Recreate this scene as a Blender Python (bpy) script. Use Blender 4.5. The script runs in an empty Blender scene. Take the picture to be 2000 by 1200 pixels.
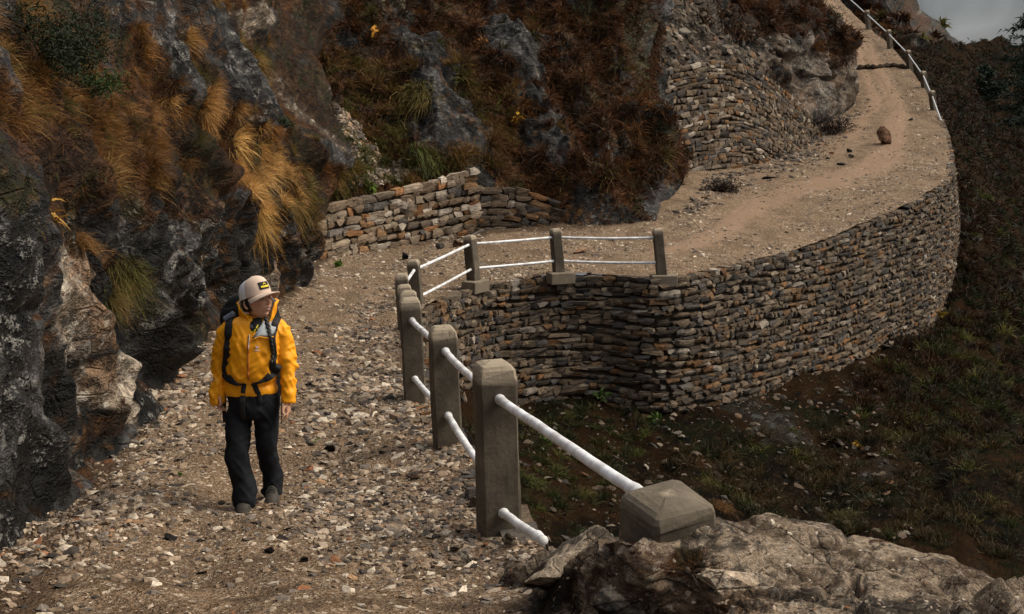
import bpy, math, random
import numpy as np
from mathutils import Vector, Matrix, Quaternion
random.seed(7); RNG = np.random.default_rng(7)
S = bpy.context.scene
COL = S.collection

# ---------------------------------------------------------------- camera
F = 2400.0                       # focal length in pixels of the 2000 px wide photograph
PITCH = math.atan(1/6.0)
cd = bpy.data.cameras.new('camera'); cam = bpy.data.objects.new('camera', cd); COL.objects.link(cam)
cd.sensor_width = 36; cd.lens = F/2000*36; cd.clip_start = 0.1; cd.clip_end = 5000
cam.location = (0, 0, 0); cam.rotation_euler = (math.pi/2-PITCH, 0, 0)
S.camera = cam

# ---------------------------------------------------------------- sky: overcast dome, paler towards the zenith
SUN_EL, SUN_AZ = math.radians(48), math.radians(86)     # azimuth clockwise from +Y: light from the right
W = bpy.data.worlds.new('World'); S.world = W; W.use_nodes = True
wn = W.node_tree; wn.nodes.clear()
def wnode(t, **k):
    n = wn.nodes.new(t)
    for a, b in k.items(): setattr(n, a, b)
    return n
wo = wnode('ShaderNodeOutputWorld'); bg1 = wnode('ShaderNodeBackground'); bg2 = wnode('ShaderNodeBackground')
sky = wnode('ShaderNodeTexSky', sky_type='NISHITA', sun_disc=False, sun_elevation=SUN_EL, sun_rotation=SUN_AZ)
tc = wnode('ShaderNodeTexCoord'); sep = wnode('ShaderNodeSeparateXYZ')
wn.links.new(tc.outputs['Generated'], sep.inputs[0])
mx = wnode('ShaderNodeMath', operation='MAXIMUM'); mx.inputs[1].default_value = 0; wn.links.new(sep.outputs['Z'], mx.inputs[0])
grad = wnode('ShaderNodeMath', operation='MULTIPLY_ADD'); grad.inputs[1].default_value = 0.40; grad.inputs[2].default_value = 0.125
wn.links.new(mx.outputs[0], grad.inputs[0])
cl = wnode('ShaderNodeTexNoise'); cl.inputs['Scale'].default_value = 9; cl.inputs['Detail'].default_value = 6; cl.inputs['Distortion'].default_value = 0.6
wn.links.new(tc.outputs['Generated'], cl.inputs['Vector'])
cr = wnode('ShaderNodeMapRange'); cr.inputs['From Min'].default_value = .36; cr.inputs['From Max'].default_value = .66
cr.inputs['To Min'].default_value = .45; cr.inputs['To Max'].default_value = 1.75; wn.links.new(cl.outputs['Fac'], cr.inputs['Value'])
mul = wnode('ShaderNodeMath', operation='MULTIPLY'); wn.links.new(grad.outputs[0], mul.inputs[0]); wn.links.new(cr.outputs['Result'], mul.inputs[1])
bg1.inputs['Color'].default_value = (.98, .98, 1.0, 1); wn.links.new(mul.outputs[0], bg1.inputs['Strength'])
wn.links.new(sky.outputs[0], bg2.inputs['Color']); bg2.inputs['Strength'].default_value = .06
mixs = wnode('ShaderNodeMixShader'); mixs.inputs[0].default_value = .12
wn.links.new(bg1.outputs[0], mixs.inputs[1]); wn.links.new(bg2.outputs[0], mixs.inputs[2]); wn.links.new(mixs.outputs[0], wo.inputs[0])

# ---------------------------------------------------------------- soft sun behind thin cloud
sd = bpy.data.lights.new('sun', 'SUN'); sun = bpy.data.objects.new('sun', sd); COL.objects.link(sun)
sd.energy = 2.7; sd.angle = math.radians(40); sd.color = (1, .90, .75)
sdir = Vector((math.sin(SUN_AZ)*math.cos(SUN_EL), math.cos(SUN_AZ)*math.cos(SUN_EL), math.sin(SUN_EL)))
sun.rotation_euler = sdir.to_track_quat('Z', 'Y').to_euler()
S.view_settings.view_transform = 'Standard'; S.view_settings.look = 'None'
S.view_settings.exposure = 0.78; S.view_settings.gamma = 1; S.view_settings.use_curve_mapping = False
S.cycles.max_bounces = 4; S.cycles.diffuse_bounces = 2; S.cycles.glossy_bounces = 2; S.cycles.use_denoising = True; S.cycles.use_adaptive_sampling = True; S.cycles.adaptive_threshold = .03

# ================================================================ helpers
cp, sp = math.cos(PITCH), math.sin(PITCH)
def P(px, py, d):
    """World point(s) seen at photograph pixel (px,py) at horizontal distance d (camera stands at the origin)."""
    px = np.asarray(px, float); py = np.asarray(py, float); d = np.asarray(d, float)
    u = (px-1000)/F; v = (600-py)/F
    y = cp+v*sp; s = d/y
    return np.stack([u*s, d+0*u, (-sp+v*cp)*s], -1)
def pix(p):
    p = np.asarray(p, float); x, y, z = p[..., 0], p[..., 1], p[..., 2]
    dep = np.maximum(y*cp-z*sp, 1e-3); up = y*sp+z*cp
    return np.stack([1000+F*x/dep, 600-F*up/dep, dep], -1)
def V(px, py, d): return Vector(P(px, py, d))

def _h(ix, iy, iz, seed):
    n = (ix*374761393 + iy*668265263 + iz*2147483647 + seed*1274126177) & 0xffffffff
    n = ((n ^ (n >> 13))*1274126177) & 0xffffffff
    n = ((n ^ (n >> 15))*2246822519) & 0xffffffff
    return (n ^ (n >> 16)) & 0xffffff
def vnoise(p, seed=0):
    p = np.asarray(p, float); i = np.floor(p).astype(np.int64); f = p-i
    f = f*f*f*(f*(f*6-15)+10); r = 0
    for a in (0, 1):
        wa = f[..., 0] if a else 1-f[..., 0]
        for b in (0, 1):
            wb = f[..., 1] if b else 1-f[..., 1]
            for c in (0, 1):
                wc = f[..., 2] if c else 1-f[..., 2]
                r = r+wa*wb*wc*(_h(i[..., 0]+a, i[..., 1]+b, i[..., 2]+c, seed)/8388607.5-1)
    return r
def fbm(p, octv=4, gain=.5, seed=0):
    p = np.asarray(p, float); a = 1.; r = 0
    for k in range(octv):
        r = r+a*vnoise(p, seed+k*17); p = p*2.03+11.7; a *= gain
    return r
def voronoi(p, seed=0):
    """F1 distance, F2-F1, three random numbers of the cell, vector to the cell's centre."""
    p = np.asarray(p, float); i = np.floor(p).astype(np.int64)
    b1 = np.full(p.shape[:-1], 9.); b2 = b1.copy(); cid = np.zeros(p.shape[:-1]+(3,)); vec = np.zeros_like(p)
    for a in (-1, 0, 1):
        for b in (-1, 0, 1):
            for c in (-1, 0, 1):
                x, y, z = i[..., 0]+a, i[..., 1]+b, i[..., 2]+c
                r = np.stack([_h(x, y, z, seed+q)/16777215. for q in (1, 2, 3)], -1)
                cen = np.stack([x, y, z], -1)+r; dv = p-cen; d = (dv**2).sum(-1)**.5
                m = d < b1; b2 = np.where(m, b1, np.minimum(b2, d)); b1 = np.where(m, d, b1)
                cid[m] = r[m]; vec[m] = dv[m]
    return b1, b2-b1, cid, vec
def sstep(a, b, x):
    t = np.clip((np.asarray(x, float)-a)/(b-a), 0, 1); return t*t*(3-2*t)
def unit(v): return v/np.maximum(np.linalg.norm(v, axis=-1, keepdims=True), 1e-9)
def in_poly(px, py, poly):
    px = np.asarray(px); py = np.asarray(py); r = np.zeros(px.shape, bool); n = len(poly)
    for k in range(n):
        x1, y1 = poly[k]; x2, y2 = poly[(k+1) % n]
        if y1 == y2: continue
        c = ((y1 > py) != (y2 > py)) & (px < (x2-x1)*(py-y1)/(y2-y1)+x1); r ^= c
    return r
def blob(px, py, cx, cy, rx, ry, soft=.5):
    return 1-sstep(1-soft, 1+soft, np.hypot((px-cx)/rx, (py-cy)/ry))

def mesh_np(name, verts, faces, mats=None, smooth=False, cols=None, mat_idx=None):
    """verts (n,3); faces (m,k) array or a list of such arrays."""
    me = bpy.data.meshes.new(name); verts = np.asarray(verts, np.float32).reshape(-1, 3)
    fl = [np.asarray(f, np.int32) for f in (faces if isinstance(faces, list) else [faces])]
    fl = [f for f in fl if f.size]
    me.vertices.add(len(verts)); me.vertices.foreach_set('co', verts.ravel())
    tot = sum(f.size for f in fl); nf = sum(len(f) for f in fl)
    me.loops.add(tot); me.loops.foreach_set('vertex_index', np.concatenate([f.ravel() for f in fl]))
    me.polygons.add(nf); lens = np.concatenate([np.full(len(f), f.shape[1]) for f in fl]); st = np.concatenate([[0], np.cumsum(lens)[:-1]])
    me.polygons.foreach_set('loop_start', st.astype(np.int32))
    try: me.polygons.foreach_set('loop_total', lens.astype(np.int32))
    except Exception: pass
    me.polygons.foreach_set('use_smooth', np.full(nf, smooth))
    for m in (mats or []): me.materials.append(m)
    if mat_idx is not None: me.polygons.foreach_set('material_index', np.asarray(mat_idx, np.int32))
    for k, c in (cols or {}).items():
        a = me.attributes.new(k, 'FLOAT_COLOR', 'POINT'); c = np.asarray(c, np.float32)
        if c.shape[-1] == 3: c = np.concatenate([c, np.ones(c.shape[:-1]+(1,), np.float32)], -1)
        a.data.foreach_set('color', c.reshape(-1, 4).ravel())
    me.update(); me.validate(clean_customdata=False)
    return me
def link(name, me, parent=None, M=None):
    o = bpy.data.objects.new(name, me); COL.objects.link(o)
    if M is not None: o.matrix_basis = M
    if parent is not None:
        o.parent = parent; o.matrix_parent_inverse = Matrix.Translation(-ROOTLOC(parent))
    return o
def ROOTLOC(o):
    l = Vector(o.get('_l', (0, 0, 0))) if False else LOCS.get(o.name, Vector((0, 0, 0)))
    return l
LOCS = {}
def tag(o, label=None, cat=None, group=None, kind=None):
    if label: o['label'] = label
    if cat: o['category'] = cat
    if group: o['group'] = group
    if kind: o['kind'] = kind
    return o
def empty(name, loc, *t, **k):
    o = bpy.data.objects.new(name, None); COL.objects.link(o); o.location = loc; o.empty_display_size = .1
    LOCS[o.name] = Vector(loc); tag(o, *t, **k); return o

def grid_faces(nv, nu, off=0, mask=None):
    i = np.arange(nv*nu).reshape(nv, nu)+off
    f = np.stack([i[:-1, :-1], i[:-1, 1:], i[1:, 1:], i[1:, :-1]], -1)
    if mask is not None: return f[mask]
    return f.reshape(-1, 4)
def grid_normals(G):
    du = np.gradient(G, axis=1); dv = np.gradient(G, axis=0)
    return unit(np.cross(du, dv))

def loft(rings, cap=True):
    """rings: (n,m,3) closed rings -> verts, list of face arrays"""
    R = np.asarray(rings, float); n, m = R.shape[:2]; v = R.reshape(-1, 3); i = np.arange(n*m).reshape(n, m)
    q = np.stack([i[:-1], np.roll(i, -1, 1)[:-1], np.roll(i, -1, 1)[1:], i[1:]], -1).reshape(-1, 4)
    fs = [q]
    if cap:
        v = np.concatenate([v, R[0].mean(0)[None], R[-1].mean(0)[None]]); a, b = n*m, n*m+1
        fs.append(np.stack([np.roll(i[0], -1), i[0], np.full(m, a)], -1)); fs.append(np.stack([i[-1], np.roll(i[-1], -1), np.full(m, b)], -1))
    return v, fs
def tube(pts, rad, m=10, cap=True):
    pts = np.asarray(pts, float); rad = np.broadcast_to(np.asarray(rad, float), len(pts))
    t = unit(np.gradient(pts, axis=0)); ref = np.array([0, 0, 1.]) if abs(t[:, 2]).mean() < .8 else np.array([1., 0, 0])
    a = unit(np.cross(t, ref)); b = np.cross(t, a); th = np.linspace(0, 2*np.pi, m, endpoint=False)
    R = pts[:, None]+rad[:, None, None]*(np.cos(th)[None, :, None]*a[:, None]+np.sin(th)[None, :, None]*b[:, None])
    return loft(R, cap)
def catmull(pts, n):
    p = np.asarray(pts, float); q = np.concatenate([2*p[:1]-p[1:2], p, 2*p[-1:]-p[-2:-1]]); L = len(p)-1
    t = np.linspace(0, L, n); k = np.minimum(t.astype(int), L-1); f = (t-k)[:, None]
    a, b, c, d = q[k], q[k+1], q[k+2], q[k+3]
    return .5*(2*b+(c-a)*f+(2*a-5*b+4*c-d)*f**2+(3*b-a-3*c+d)*f**3)
class Join:
    def __init__(s): s.v = []; s.f = {}; s.n = 0; s.c = []
    def add(s, v, fs, col=None):
        v = np.asarray(v, float).reshape(-1, 3)
        for f in (fs if isinstance(fs, list) else [fs]):
            f = np.asarray(f)
            if f.size: s.f.setdefault(f.shape[1], []).append(f+s.n)
        s.v.append(v); s.n += len(v)
        if col is not None: s.c.append(np.broadcast_to(np.asarray(col, float), (len(v), 3)))
    def mesh(s, name, mats, smooth=False):
        return mesh_np(name, np.concatenate(s.v), [np.concatenate(f) for f in s.f.values()], mats, smooth, {'col': np.concatenate(s.c)} if s.c else None)

# ---------------------------------------------------------------- materials
class Mat:
    def __init__(s, name, rough=.85, spec=.3):
        s.m = bpy.data.materials.new(name); s.m.use_nodes = True; s.t = s.m.node_tree; s.t.nodes.clear()
        s.out = s.t.nodes.new('ShaderNodeOutputMaterial'); s.b = s.t.nodes.new('ShaderNodeBsdfPrincipled')
        s.t.links.new(s.b.outputs[0], s.out.inputs[0]); s.b.inputs['Roughness'].default_value = rough
        s.b.inputs['Specular IOR Level'].default_value = spec
    def n(s, typ, ins=None, out=0, **props):
        n = s.t.nodes.new(typ)
        for k, v in props.items(): setattr(n, k, v)
        for k, v in (ins or {}).items(): s.put(n.inputs[k], v)
        return n.outputs[out]
    def put(s, sock, v):
        if isinstance(v, bpy.types.NodeSocket): s.t.links.new(v, sock)
        elif isinstance(v, tuple) and len(v) == 3 and sock.type == 'RGBA': sock.default_value = (*v, 1)
        else: sock.default_value = v
    def pos(s): return s.n('ShaderNodeNewGeometry')
    def noise(s, scale, detail=4, vec=None, rough=.55, dist=0):
        return s.n('ShaderNodeTexNoise', {'Vector': vec if vec is not None else s.pos(), 'Scale': scale, 'Detail': detail, 'Roughness': rough, 'Distortion': dist})
    def ramp(s, v, lo, hi, a=0., b=1.):
        return s.n('ShaderNodeMapRange', {'Value': v, 'From Min': lo, 'From Max': hi, 'To Min': a, 'To Max': b}, interpolation_type='SMOOTHSTEP')
    def mix(s, f, a, b, mode='MIX'):
        n = s.t.nodes.new('ShaderNodeMix'); n.data_type = 'RGBA'; n.blend_type = mode
        s.put(n.inputs[0], f); s.put(n.inputs[6], a); s.put(n.inputs[7], b); return n.outputs[2]
    def math(s, op, a, b=0.):
        return s.n('ShaderNodeMath', {0: a, 1: b}, operation=op)
    def stretch(s, rot, scale, vec=None):
        return s.n('ShaderNodeMapping', {'Vector': vec if vec is not None else s.pos(), 'Rotation': rot, 'Scale': scale})
    def attr(s, name, out=0): return s.n('ShaderNodeAttribute', out=out, attribute_name=name)
    def chan(s, sock, k): return s.n('ShaderNodeSeparateColor', {0: sock}, out=k)
    def bump(s, h, strength=.5, dist=.02, nrm=None):
        d = {'Height': h, 'Strength': strength, 'Distance': dist}
        if nrm is not None: d['Normal'] = nrm
        return s.n('ShaderNodeBump', d)
    def done(s, color, normal=None, rough=None):
        s.put(s.b.inputs['Base Color'], color)
        if normal is not None: s.put(s.b.inputs['Normal'], normal)
        if rough is not None: s.put(s.b.inputs['Roughness'], rough)
        return s.m

def stone_material(name, source, pale=1.):
    """Dry-stone colours; the base tint comes from the piece itself."""
    m = Mat(name, .85, .12)
    base = m.n('ShaderNodeObjectInfo', out=1) if source == 'object' else m.attr('col')
    v = m.stretch((.2, .3, .4), (1, 1, 3)); a = m.noise(9, 6, v, .7); b = m.noise(34, 4, None, .7)
    c = m.mix(m.ramp(a, .3, .7), m.mix(.55, base, (.02, .017, .015)), m.mix(.35, base, m.mix(1., base, (1.9, 1.85, 1.8), 'MULTIPLY')))
    c = m.mix(m.ramp(b, .55, .75, 0, .55), c, (.02, .018, .016)); c = m.mix(m.ramp(m.noise(17, 5, None, .75), .61, .69, 0, .55), c, (.26*pale, .235*pale, .2*pale))
    c = m.mix(m.ramp(m.noise(1.1, 3), .5, .7, 0, .55), c, m.mix(1., c, (.4, .38, .36), 'MULTIPLY'))
    return m.done(c, m.bump(m.math('ADD', a, m.math('MULTIPLY', b, .4)), .9, .03))

def tint_material(name, rough=.8, spec=.1, trans=0., var=.25, scale=30):
    """Plain material for leaves, blades, gravel: colour from the 'col' attribute, a little uneven."""
    m = Mat(name, rough, spec); c = m.attr('col')
    c = m.mix(m.ramp(m.noise(scale, 3), .3, .7), m.mix(1., c, (1-var,)*3, 'MULTIPLY'), m.mix(1., c, (1+var,)*3, 'MULTIPLY'))
    m.done(c)
    if trans:
        t = m.n('ShaderNodeBsdfTranslucent', {'Color': c}); s = m.n('ShaderNodeMixShader', {0: trans, 1: m.b.outputs[0], 2: t})
        m.t.links.new(s, m.out.inputs[0])
    return m.m

def soil_material(name):
    m = Mat(name, .95, .06); mk = m.attr('mask'); track = m.chan(mk, 0); edge = m.chan(mk, 1)
    vo = m.n('ShaderNodeTexVoronoi', {'Vector': m.pos(), 'Scale': 38.}, out=1); vd = m.n('ShaderNodeTexVoronoi', {'Vector': m.pos(), 'Scale': 38.}, out=0)
    vo2 = m.n('ShaderNodeTexVoronoi', {'Vector': m.pos(), 'Scale': 95.}, out=1); vd2 = m.n('ShaderNodeTexVoronoi', {'Vector': m.pos(), 'Scale': 95.}, out=0)
    a = m.noise(1.2, 5); g = m.mix(m.chan(vo, 0), (.09, .054, .031), (.29, .20, .128)); g = m.mix(m.ramp(m.chan(vo, 1), .86, .93), g, (.50, .42, .33))
    g2 = m.mix(m.chan(vo2, 0), (.07, .044, .027), (.27, .19, .125)); g2 = m.mix(m.ramp(m.chan(vo2, 2), .9, .95), g2, (.46, .37, .27))
    g = m.mix(m.ramp(m.noise(7, 4), .42, .58), g, g2); g = m.mix(m.ramp(a, .4, .7, 0, .45), g, (.06, .042, .03))
    sand = m.mix(m.noise(22, 5), (.19, .122, .078), (.33, .232, .16))
    c = m.mix(m.ramp(m.math('ADD', track, m.math('MULTIPLY', m.math('SUBTRACT', m.noise(5, 5), .5), .9)), .45, .75), g, sand)
    dirt = m.mix(m.noise(8, 4), (.03, .02, .013), (.085, .055, .034))
    c = m.mix(m.ramp(m.math('ADD', edge, m.math('MULTIPLY', m.math('SUBTRACT', m.noise(3, 5), .5), 1.)), .35, .7, 0, .85), c, dirt)
    return m.done(c, m.bump(m.math('ADD', vd, m.math('MULTIPLY', vd2, .6)), .9, .02))
# ================================================================ terrain patches
def tps(ctrl):
    c = np.asarray(ctrl, float); x = c[:, :2]/1000; y = np.log(c[:, 2]); n = len(c)
    def U(r2): return np.where(r2 > 0, r2*np.log(np.maximum(r2, 1e-12)), 0)
    A = np.zeros((n+3, n+3)); A[:n, :n] = U(((x[:, None]-x[None])**2).sum(-1))+np.eye(n)*1e-3
    A[:n, n] = 1; A[:n, n+1:] = x; A[n, :n] = 1; A[n+1:, :n] = x.T
    w = np.linalg.solve(A, np.concatenate([y, [0, 0, 0]]))
    def ev(px, py):
        q = np.stack([px, py], -1).reshape(-1, 2)/1000; out = np.zeros(len(q))
        for k in range(0, len(q), 60000):
            b = q[k:k+60000]; out[k:k+60000] = U(((b[:, None]-x[None])**2).sum(-1))@w[:n]+w[n]+b@w[n+1:]
        return np.exp(out).reshape(np.shape(px))
    return ev
class Patch:
    """A piece of hillside: a smooth surface through surveyed points, roughened by disp(pos, normal, px, py)."""
    def __init__(s, name, ctrl, py0, py1, left, right, nu, nv, disp, masks, nrm, wrap=(0, 0, 0, 0), kind='structure', dark=1., det=1., lich=1., foot=None, top=None, tone=1., blur=1):
        py = np.linspace(py0, py1, nv)[:, None]; u = np.linspace(0, 1, nu)[None]
        L = np.interp(py[:, 0], [a for a, b in left], [b for a, b in left])[:, None]; R = np.interp(py[:, 0], [a for a, b in right], [b for a, b in right])[:, None]
        PX = L+(R-L)*u; PY = py+0*u; ev = tps(ctrl); vv = np.linspace(0, 1, nv)[:, None]
        G = P(PX, PY, ev(PX, PY)); w = np.linalg.norm(np.diff(G, axis=1), axis=-1)/G[:, 1:, 1]; w = w+.6*w.mean(1, keepdims=True)      # spread the columns evenly over the ground, not over the view
        ker = np.ones(31)/31; w = np.apply_along_axis(lambda c: np.convolve(np.pad(c, 15, 'edge'), ker, 'valid'), 0, w)
        cw = np.concatenate([0*w[:, :1], np.cumsum(w, 1)], 1); cw /= cw[:, -1:]; u = np.stack([np.interp(np.linspace(0, 1, nu), cw[k], np.linspace(0, 1, nu)) for k in range(nv)])
        PX = L+(R-L)*u; D = ev(PX, PY)
        if foot is not None:      # columns run straight up the slope from the foot line
            px = np.linspace(L[0, 0], R.max(), nu*4); q = 0
            fy = lambda x: np.interp(x, [a for a, b in foot], [b for a, b in foot]); ty = lambda x: np.interp(x, [a for a, b in top], [b for a, b in top])
            for t_ in (.35, .7, 1.):
                yy = ty(px)+(fy(px)-ty(px))*t_; g = P(px, yy, ev(px, yy)); q = q+np.concatenate([[0], np.cumsum(np.linalg.norm(np.diff(g, axis=0), axis=1)/g[1:, 1]*np.where(px[1:] < -80, .12, 1))])
            w_ = np.concatenate([[0], np.cumsum(np.where(px[1:] < -80, .08, 1))]); q = q/q[-1]+.35*w_/w_[-1]; px = np.interp(np.linspace(0, q[-1], nu), q, px); PX = px[None]+0*vv; PY = ty(PX)+(fy(PX)-ty(PX))*vv; D = ev(PX, PY); u = np.linspace(0, 1, nu)[None]
        D = D*(1+wrap[0]*sstep(.06, 0, u)+wrap[1]*sstep(.94, 1, u)+wrap[2]*sstep(.06, 0, vv)+wrap[3]*sstep(.94, 1, vv))
        G = P(PX, PY, D); N = -grid_normals(G)
        dd = disp(G, N, PX, PY)
        for _ in range(blur):
            dd = np.pad(dd, 1, 'edge'); dd = (dd[:-2]+2*dd[1:-1]+dd[2:])/4; dd = (dd[:, :-2]+2*dd[:, 1:-1]+dd[:, 2:])/4
        G = G+N*dd[..., None]; N = -grid_normals(G)
        s.PX, s.PY, s.G, s.N, s.col = PX, PY, G, N, foot is not None
        mk = np.clip(np.stack(masks(G, N, PX, PY), -1), 0, 1); s.mk = mk
        f = grid_faces(nv, nu)[:, ::-1]; smooth = name == 'ravine_slope'
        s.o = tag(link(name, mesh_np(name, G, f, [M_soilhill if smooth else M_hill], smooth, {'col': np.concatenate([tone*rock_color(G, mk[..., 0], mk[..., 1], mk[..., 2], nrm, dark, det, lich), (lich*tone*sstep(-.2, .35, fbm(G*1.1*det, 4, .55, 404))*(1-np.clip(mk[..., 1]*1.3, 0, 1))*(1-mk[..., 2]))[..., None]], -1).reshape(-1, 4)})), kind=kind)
    def pick(s, px, py):
        """surface point, normal and row/column nearest to a pixel"""
        px = np.atleast_1d(px).astype(float); py = np.atleast_1d(py).astype(float)
        if s.col: c = np.argmin(np.abs(s.PX[0][None]-px[:, None]), 1); r = np.argmin(np.abs(s.PY[:, c].T-py[:, None]), 1)
        else: r = np.argmin(np.abs(s.PY[:, 0][None]-py[:, None]), 1); c = np.argmin(np.abs(s.PX[r]-px[:, None]), 1)
        return s.G[r, c], s.N[r, c], (r, c)
def saw(t, k=.78):
    t = t-np.floor(t); return np.where(t < k, t/k, (1-t)/(1-k))
def creases(G, f, amp, seed, n=4):
    """angular rock relief: overlapping planar facets that meet in sharp creases"""
    r = np.random.default_rng(seed); out = 0
    for k in range(n):
        d = unit(r.normal(size=3)*np.array([1, 1, .8])); fr = f*1.7**k
        t = (G@d)*fr+r.random()+.45*vnoise(G*fr*.6, seed+k); out = out+amp/1.55**k*(np.abs(t-np.floor(t)-.5)*2-.5)
    return out
def shards(G, f, amp, seed, n=4):
    """slabs: flat faces meeting in straight, sharp edges"""
    r = np.random.default_rng(seed); hi = -9.; W_ = G+.10/f*np.stack([vnoise(G*f*.7, seed+3), vnoise(G*f*.7+9, seed+4), vnoise(G*f*.7+17, seed+5)], -1)
    for k in range(n):
        d = unit(np.array(NS)*.8+r.normal(size=3)*.9); t = (W_@d)*f*r.uniform(.7, 1.4)+r.random()*5; ly = np.floor(t).astype(np.int64); a = _h(ly, ly*0+k, ly*0, seed)/16777215.
        hi = np.maximum(hi, saw(t, .70)*(.35+.65*a))
    return amp*(hi-.6)
NS = (.78, -.25, .55)
def strata(G, nrm, f, amp, seed):
    """ledges of a layered rock: each layer overhangs the next by its own amount"""
    t = (G@unit(np.array(nrm, float)))*f+.55*vnoise(G*f*.35, seed)+.15*vnoise(G*f*1.7, seed+1)
    ly = np.floor(t).astype(np.int64); a = _h(ly, ly*0, ly*0, seed)/16777215.
    return amp*saw(t)*(.15+1.0*a**1.5)
def blocks(G, f, amp, seed, st=(1, 1, 1)):
    """fractured rock: tilted blocks parted by narrow cracks"""
    W_ = G+.18/f*np.stack([vnoise(G*f*1.3, seed+5), vnoise(G*f*1.3+7, seed+6), vnoise(G*f*1.3+13, seed+7)], -1)
    f1, e, cid, vec = voronoi(W_*f*np.array(st)+5.3, seed); k = np.clip(e/.22, 0, 1)
    return amp*k*((cid[..., 0]-.35)*.9+((cid*2-1)*vec).sum(-1)*1.1)-amp*.45*np.clip(1-e/.08, 0, 1)
def lerp(a, b, t): return np.asarray(a)*(1-t[..., None])+np.asarray(b)*t[..., None]
def rock_color(G, tan, veg, scr, nrm, dark=1., det=1., lich=1., rust=1.):
    """base colours: slate with lichen, fresh tan rock, moss and duff, scree"""
    n = unit(np.array(nrm, float)); Q = G+np.outer((G@n).ravel(), n*1.6).reshape(G.shape)
    lay = fbm(Q*1.1*det, 5, .62, 401); fine = fbm(Q*6*det, 4, .7, 402); big = fbm(G*.7*det, 4, .55, 403); pat = fbm(G*1.1*det, 4, .55, 404); spk = fbm(G*12*det, 4, .75, 405)
    c = lerp((.010, .0098, .0096), (.044, .043, .043), sstep(-.35, .6, lay))*dark
    c = lerp(c, (.10, .098, .096), .6*lich*sstep(.2, 1.0, lay+.25*fine))
    c = lerp(c, (.085, .038, .009), .8*rust*sstep(.2, .6, big-.3*lay)*sstep(-.1, .5, fine))
    t = lerp((.13, .098, .07), (.36, .30, .235), sstep(-.5, .6, lay+.4*fine)); t = lerp(t, (.25, .135, .07), .55*rust*sstep(.2, .8, big)); t = lerp(t, (.05, .045, .04), .8*sstep(.25, .75, pat-.5*fine)); t = lerp(t, (.5, .46, .4), .6*sstep(.5, 1., spk))
    c = lerp(c, t, sstep(.35, .65, tan+.3*lay))
    v = lerp((.016, .009, .0045), (.058, .024, .008), sstep(-.5, .5, big)); v = lerp(v, (.020, .021, .007), .8*sstep(.1, .6, pat)); v = lerp(v, (.12, .06, .024), .45*sstep(.3, .9, spk))
    c = lerp(c, v, sstep(.38, .62, veg+.5*fbm(G*1.9*det, 4, .65, 406)))
    f1, e, cid, vec = voronoi(G*8*min(det, 1.), 407); k = lerp((.04, .03, .022), (.15, .115, .083), cid[..., 0]); k = lerp(k, (.36, .32, .27), (cid[..., 1] > .9)*.9); k = lerp(k, (.05, .034, .022), .6*sstep(-.2, .5, pat))
    return lerp(c, k, sstep(.4, .6, scr+.3*big))
def rotm(ax, ang): return np.array(Matrix.Rotation(math.radians(ang), 3, ax))

NS = (.78, -.25, .55)
mh = Mat('hillside', .75, .14); hv = mh.stretch((.3, .75, 0), (1, 1, 1.6)); n1 = mh.noise(5, 4, hv, .72); n2 = mh.noise(38, 3, hv, .75)
ck = mh.n('ShaderNodeTexVoronoi', {'Vector': mh.mix(.12, hv, mh.n('ShaderNodeTexNoise', {'Vector': hv, 'Scale': 3., 'Detail': 1.}, out=1)), 'Scale': 3.2}, out=0, feature='DISTANCE_TO_EDGE')
crk = mh.ramp(ck, 0, .06)
hn = mh.math('ADD', mh.math('MULTIPLY', n1, .6), mh.math('MULTIPLY', n2, .4))
hc = mh.mix(1., mh.attr('col'), mh.mix(mh.ramp(hn, .36, .64), (.2, .2, .2), (2.5, 2.47, 2.43)), 'MULTIPLY'); hc = mh.mix(mh.math('MULTIPLY', mh.ramp(ck, 0, .03, .7, 0), mh.ramp(n1, .42, .58)), hc, (.006, .005, .005))
hc = mh.mix(mh.math('MULTIPLY', mh.attr('col', 3), mh.ramp(hn, .53, .59)), hc, (.30, .29, .265))
M_hill = mh.done(hc, mh.bump(mh.math('ADD', mh.math('MULTIPLY', mh.math('MULTIPLY', crk, mh.ramp(n1, .38, .6)), .5), mh.math('MULTIPLY', hn, 1.6)), 1., .06), mh.ramp(hn, .4, .62, .32, .75))
me_ = Mat('ravine_earth', .95, .03); en = me_.noise(24, 4, None, .72); M_soilhill = me_.done(me_.mix(1., me_.attr('col'), me_.mix(me_.ramp(en, .34, .66), (.30, .36, .42), (1.5, 1.75, 2.0)), 'MULTIPLY'), me_.bump(en, 1., .05))
# ---- left cliff
LC = [(-900,1950,2.9),(-900,900,3.1),(-900,200,3.4),(-900,-300,3.8),(-900,-1400,4.9),(-1800,2700,2.1),(-1800,900,2.25),(-1800,-300,2.6),(-1800,-2500,3.4),(-300,1330,4.2),(-300,800,4.6),(-300,400,5.2),(-300,0,6.2),(-300,-250,7.5),(-60,1140,5.8),(0,1092,6.45),(0,700,6.9),(0,400,7.7),(0,150,9.0),(0,-200,11.5),
  (180,962,8.5),(130,800,8.6),(150,600,9.3),(100,450,9.0),(290,802,11.35),(230,860,10.0),(290,740,11.3),(270,500,11.5),(200,300,11.0),(200,100,12.6),(200,-200,16),
  (348,716,13.7),(350,560,13.8),(350,400,14.2),(360,250,15.6),(340,100,16.8),(330,-100,20),(430,640,16.8),(440,500,17.2),(450,350,18.2),(460,200,20.6),(430,60,22.5),(420,-150,27),
  (520,592,20),(520,460,20.3),(520,340,21.3),(520,220,24.5),(490,100,27),(600,552,23.5),(600,450,23.6),(590,350,24.6),(600,260,27.5),(560,100,31),(520,-100,34),(640,520,25.5),(645,420,27),(660,330,29.3),(640,150,32.5),(620,-150,38)]
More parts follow.
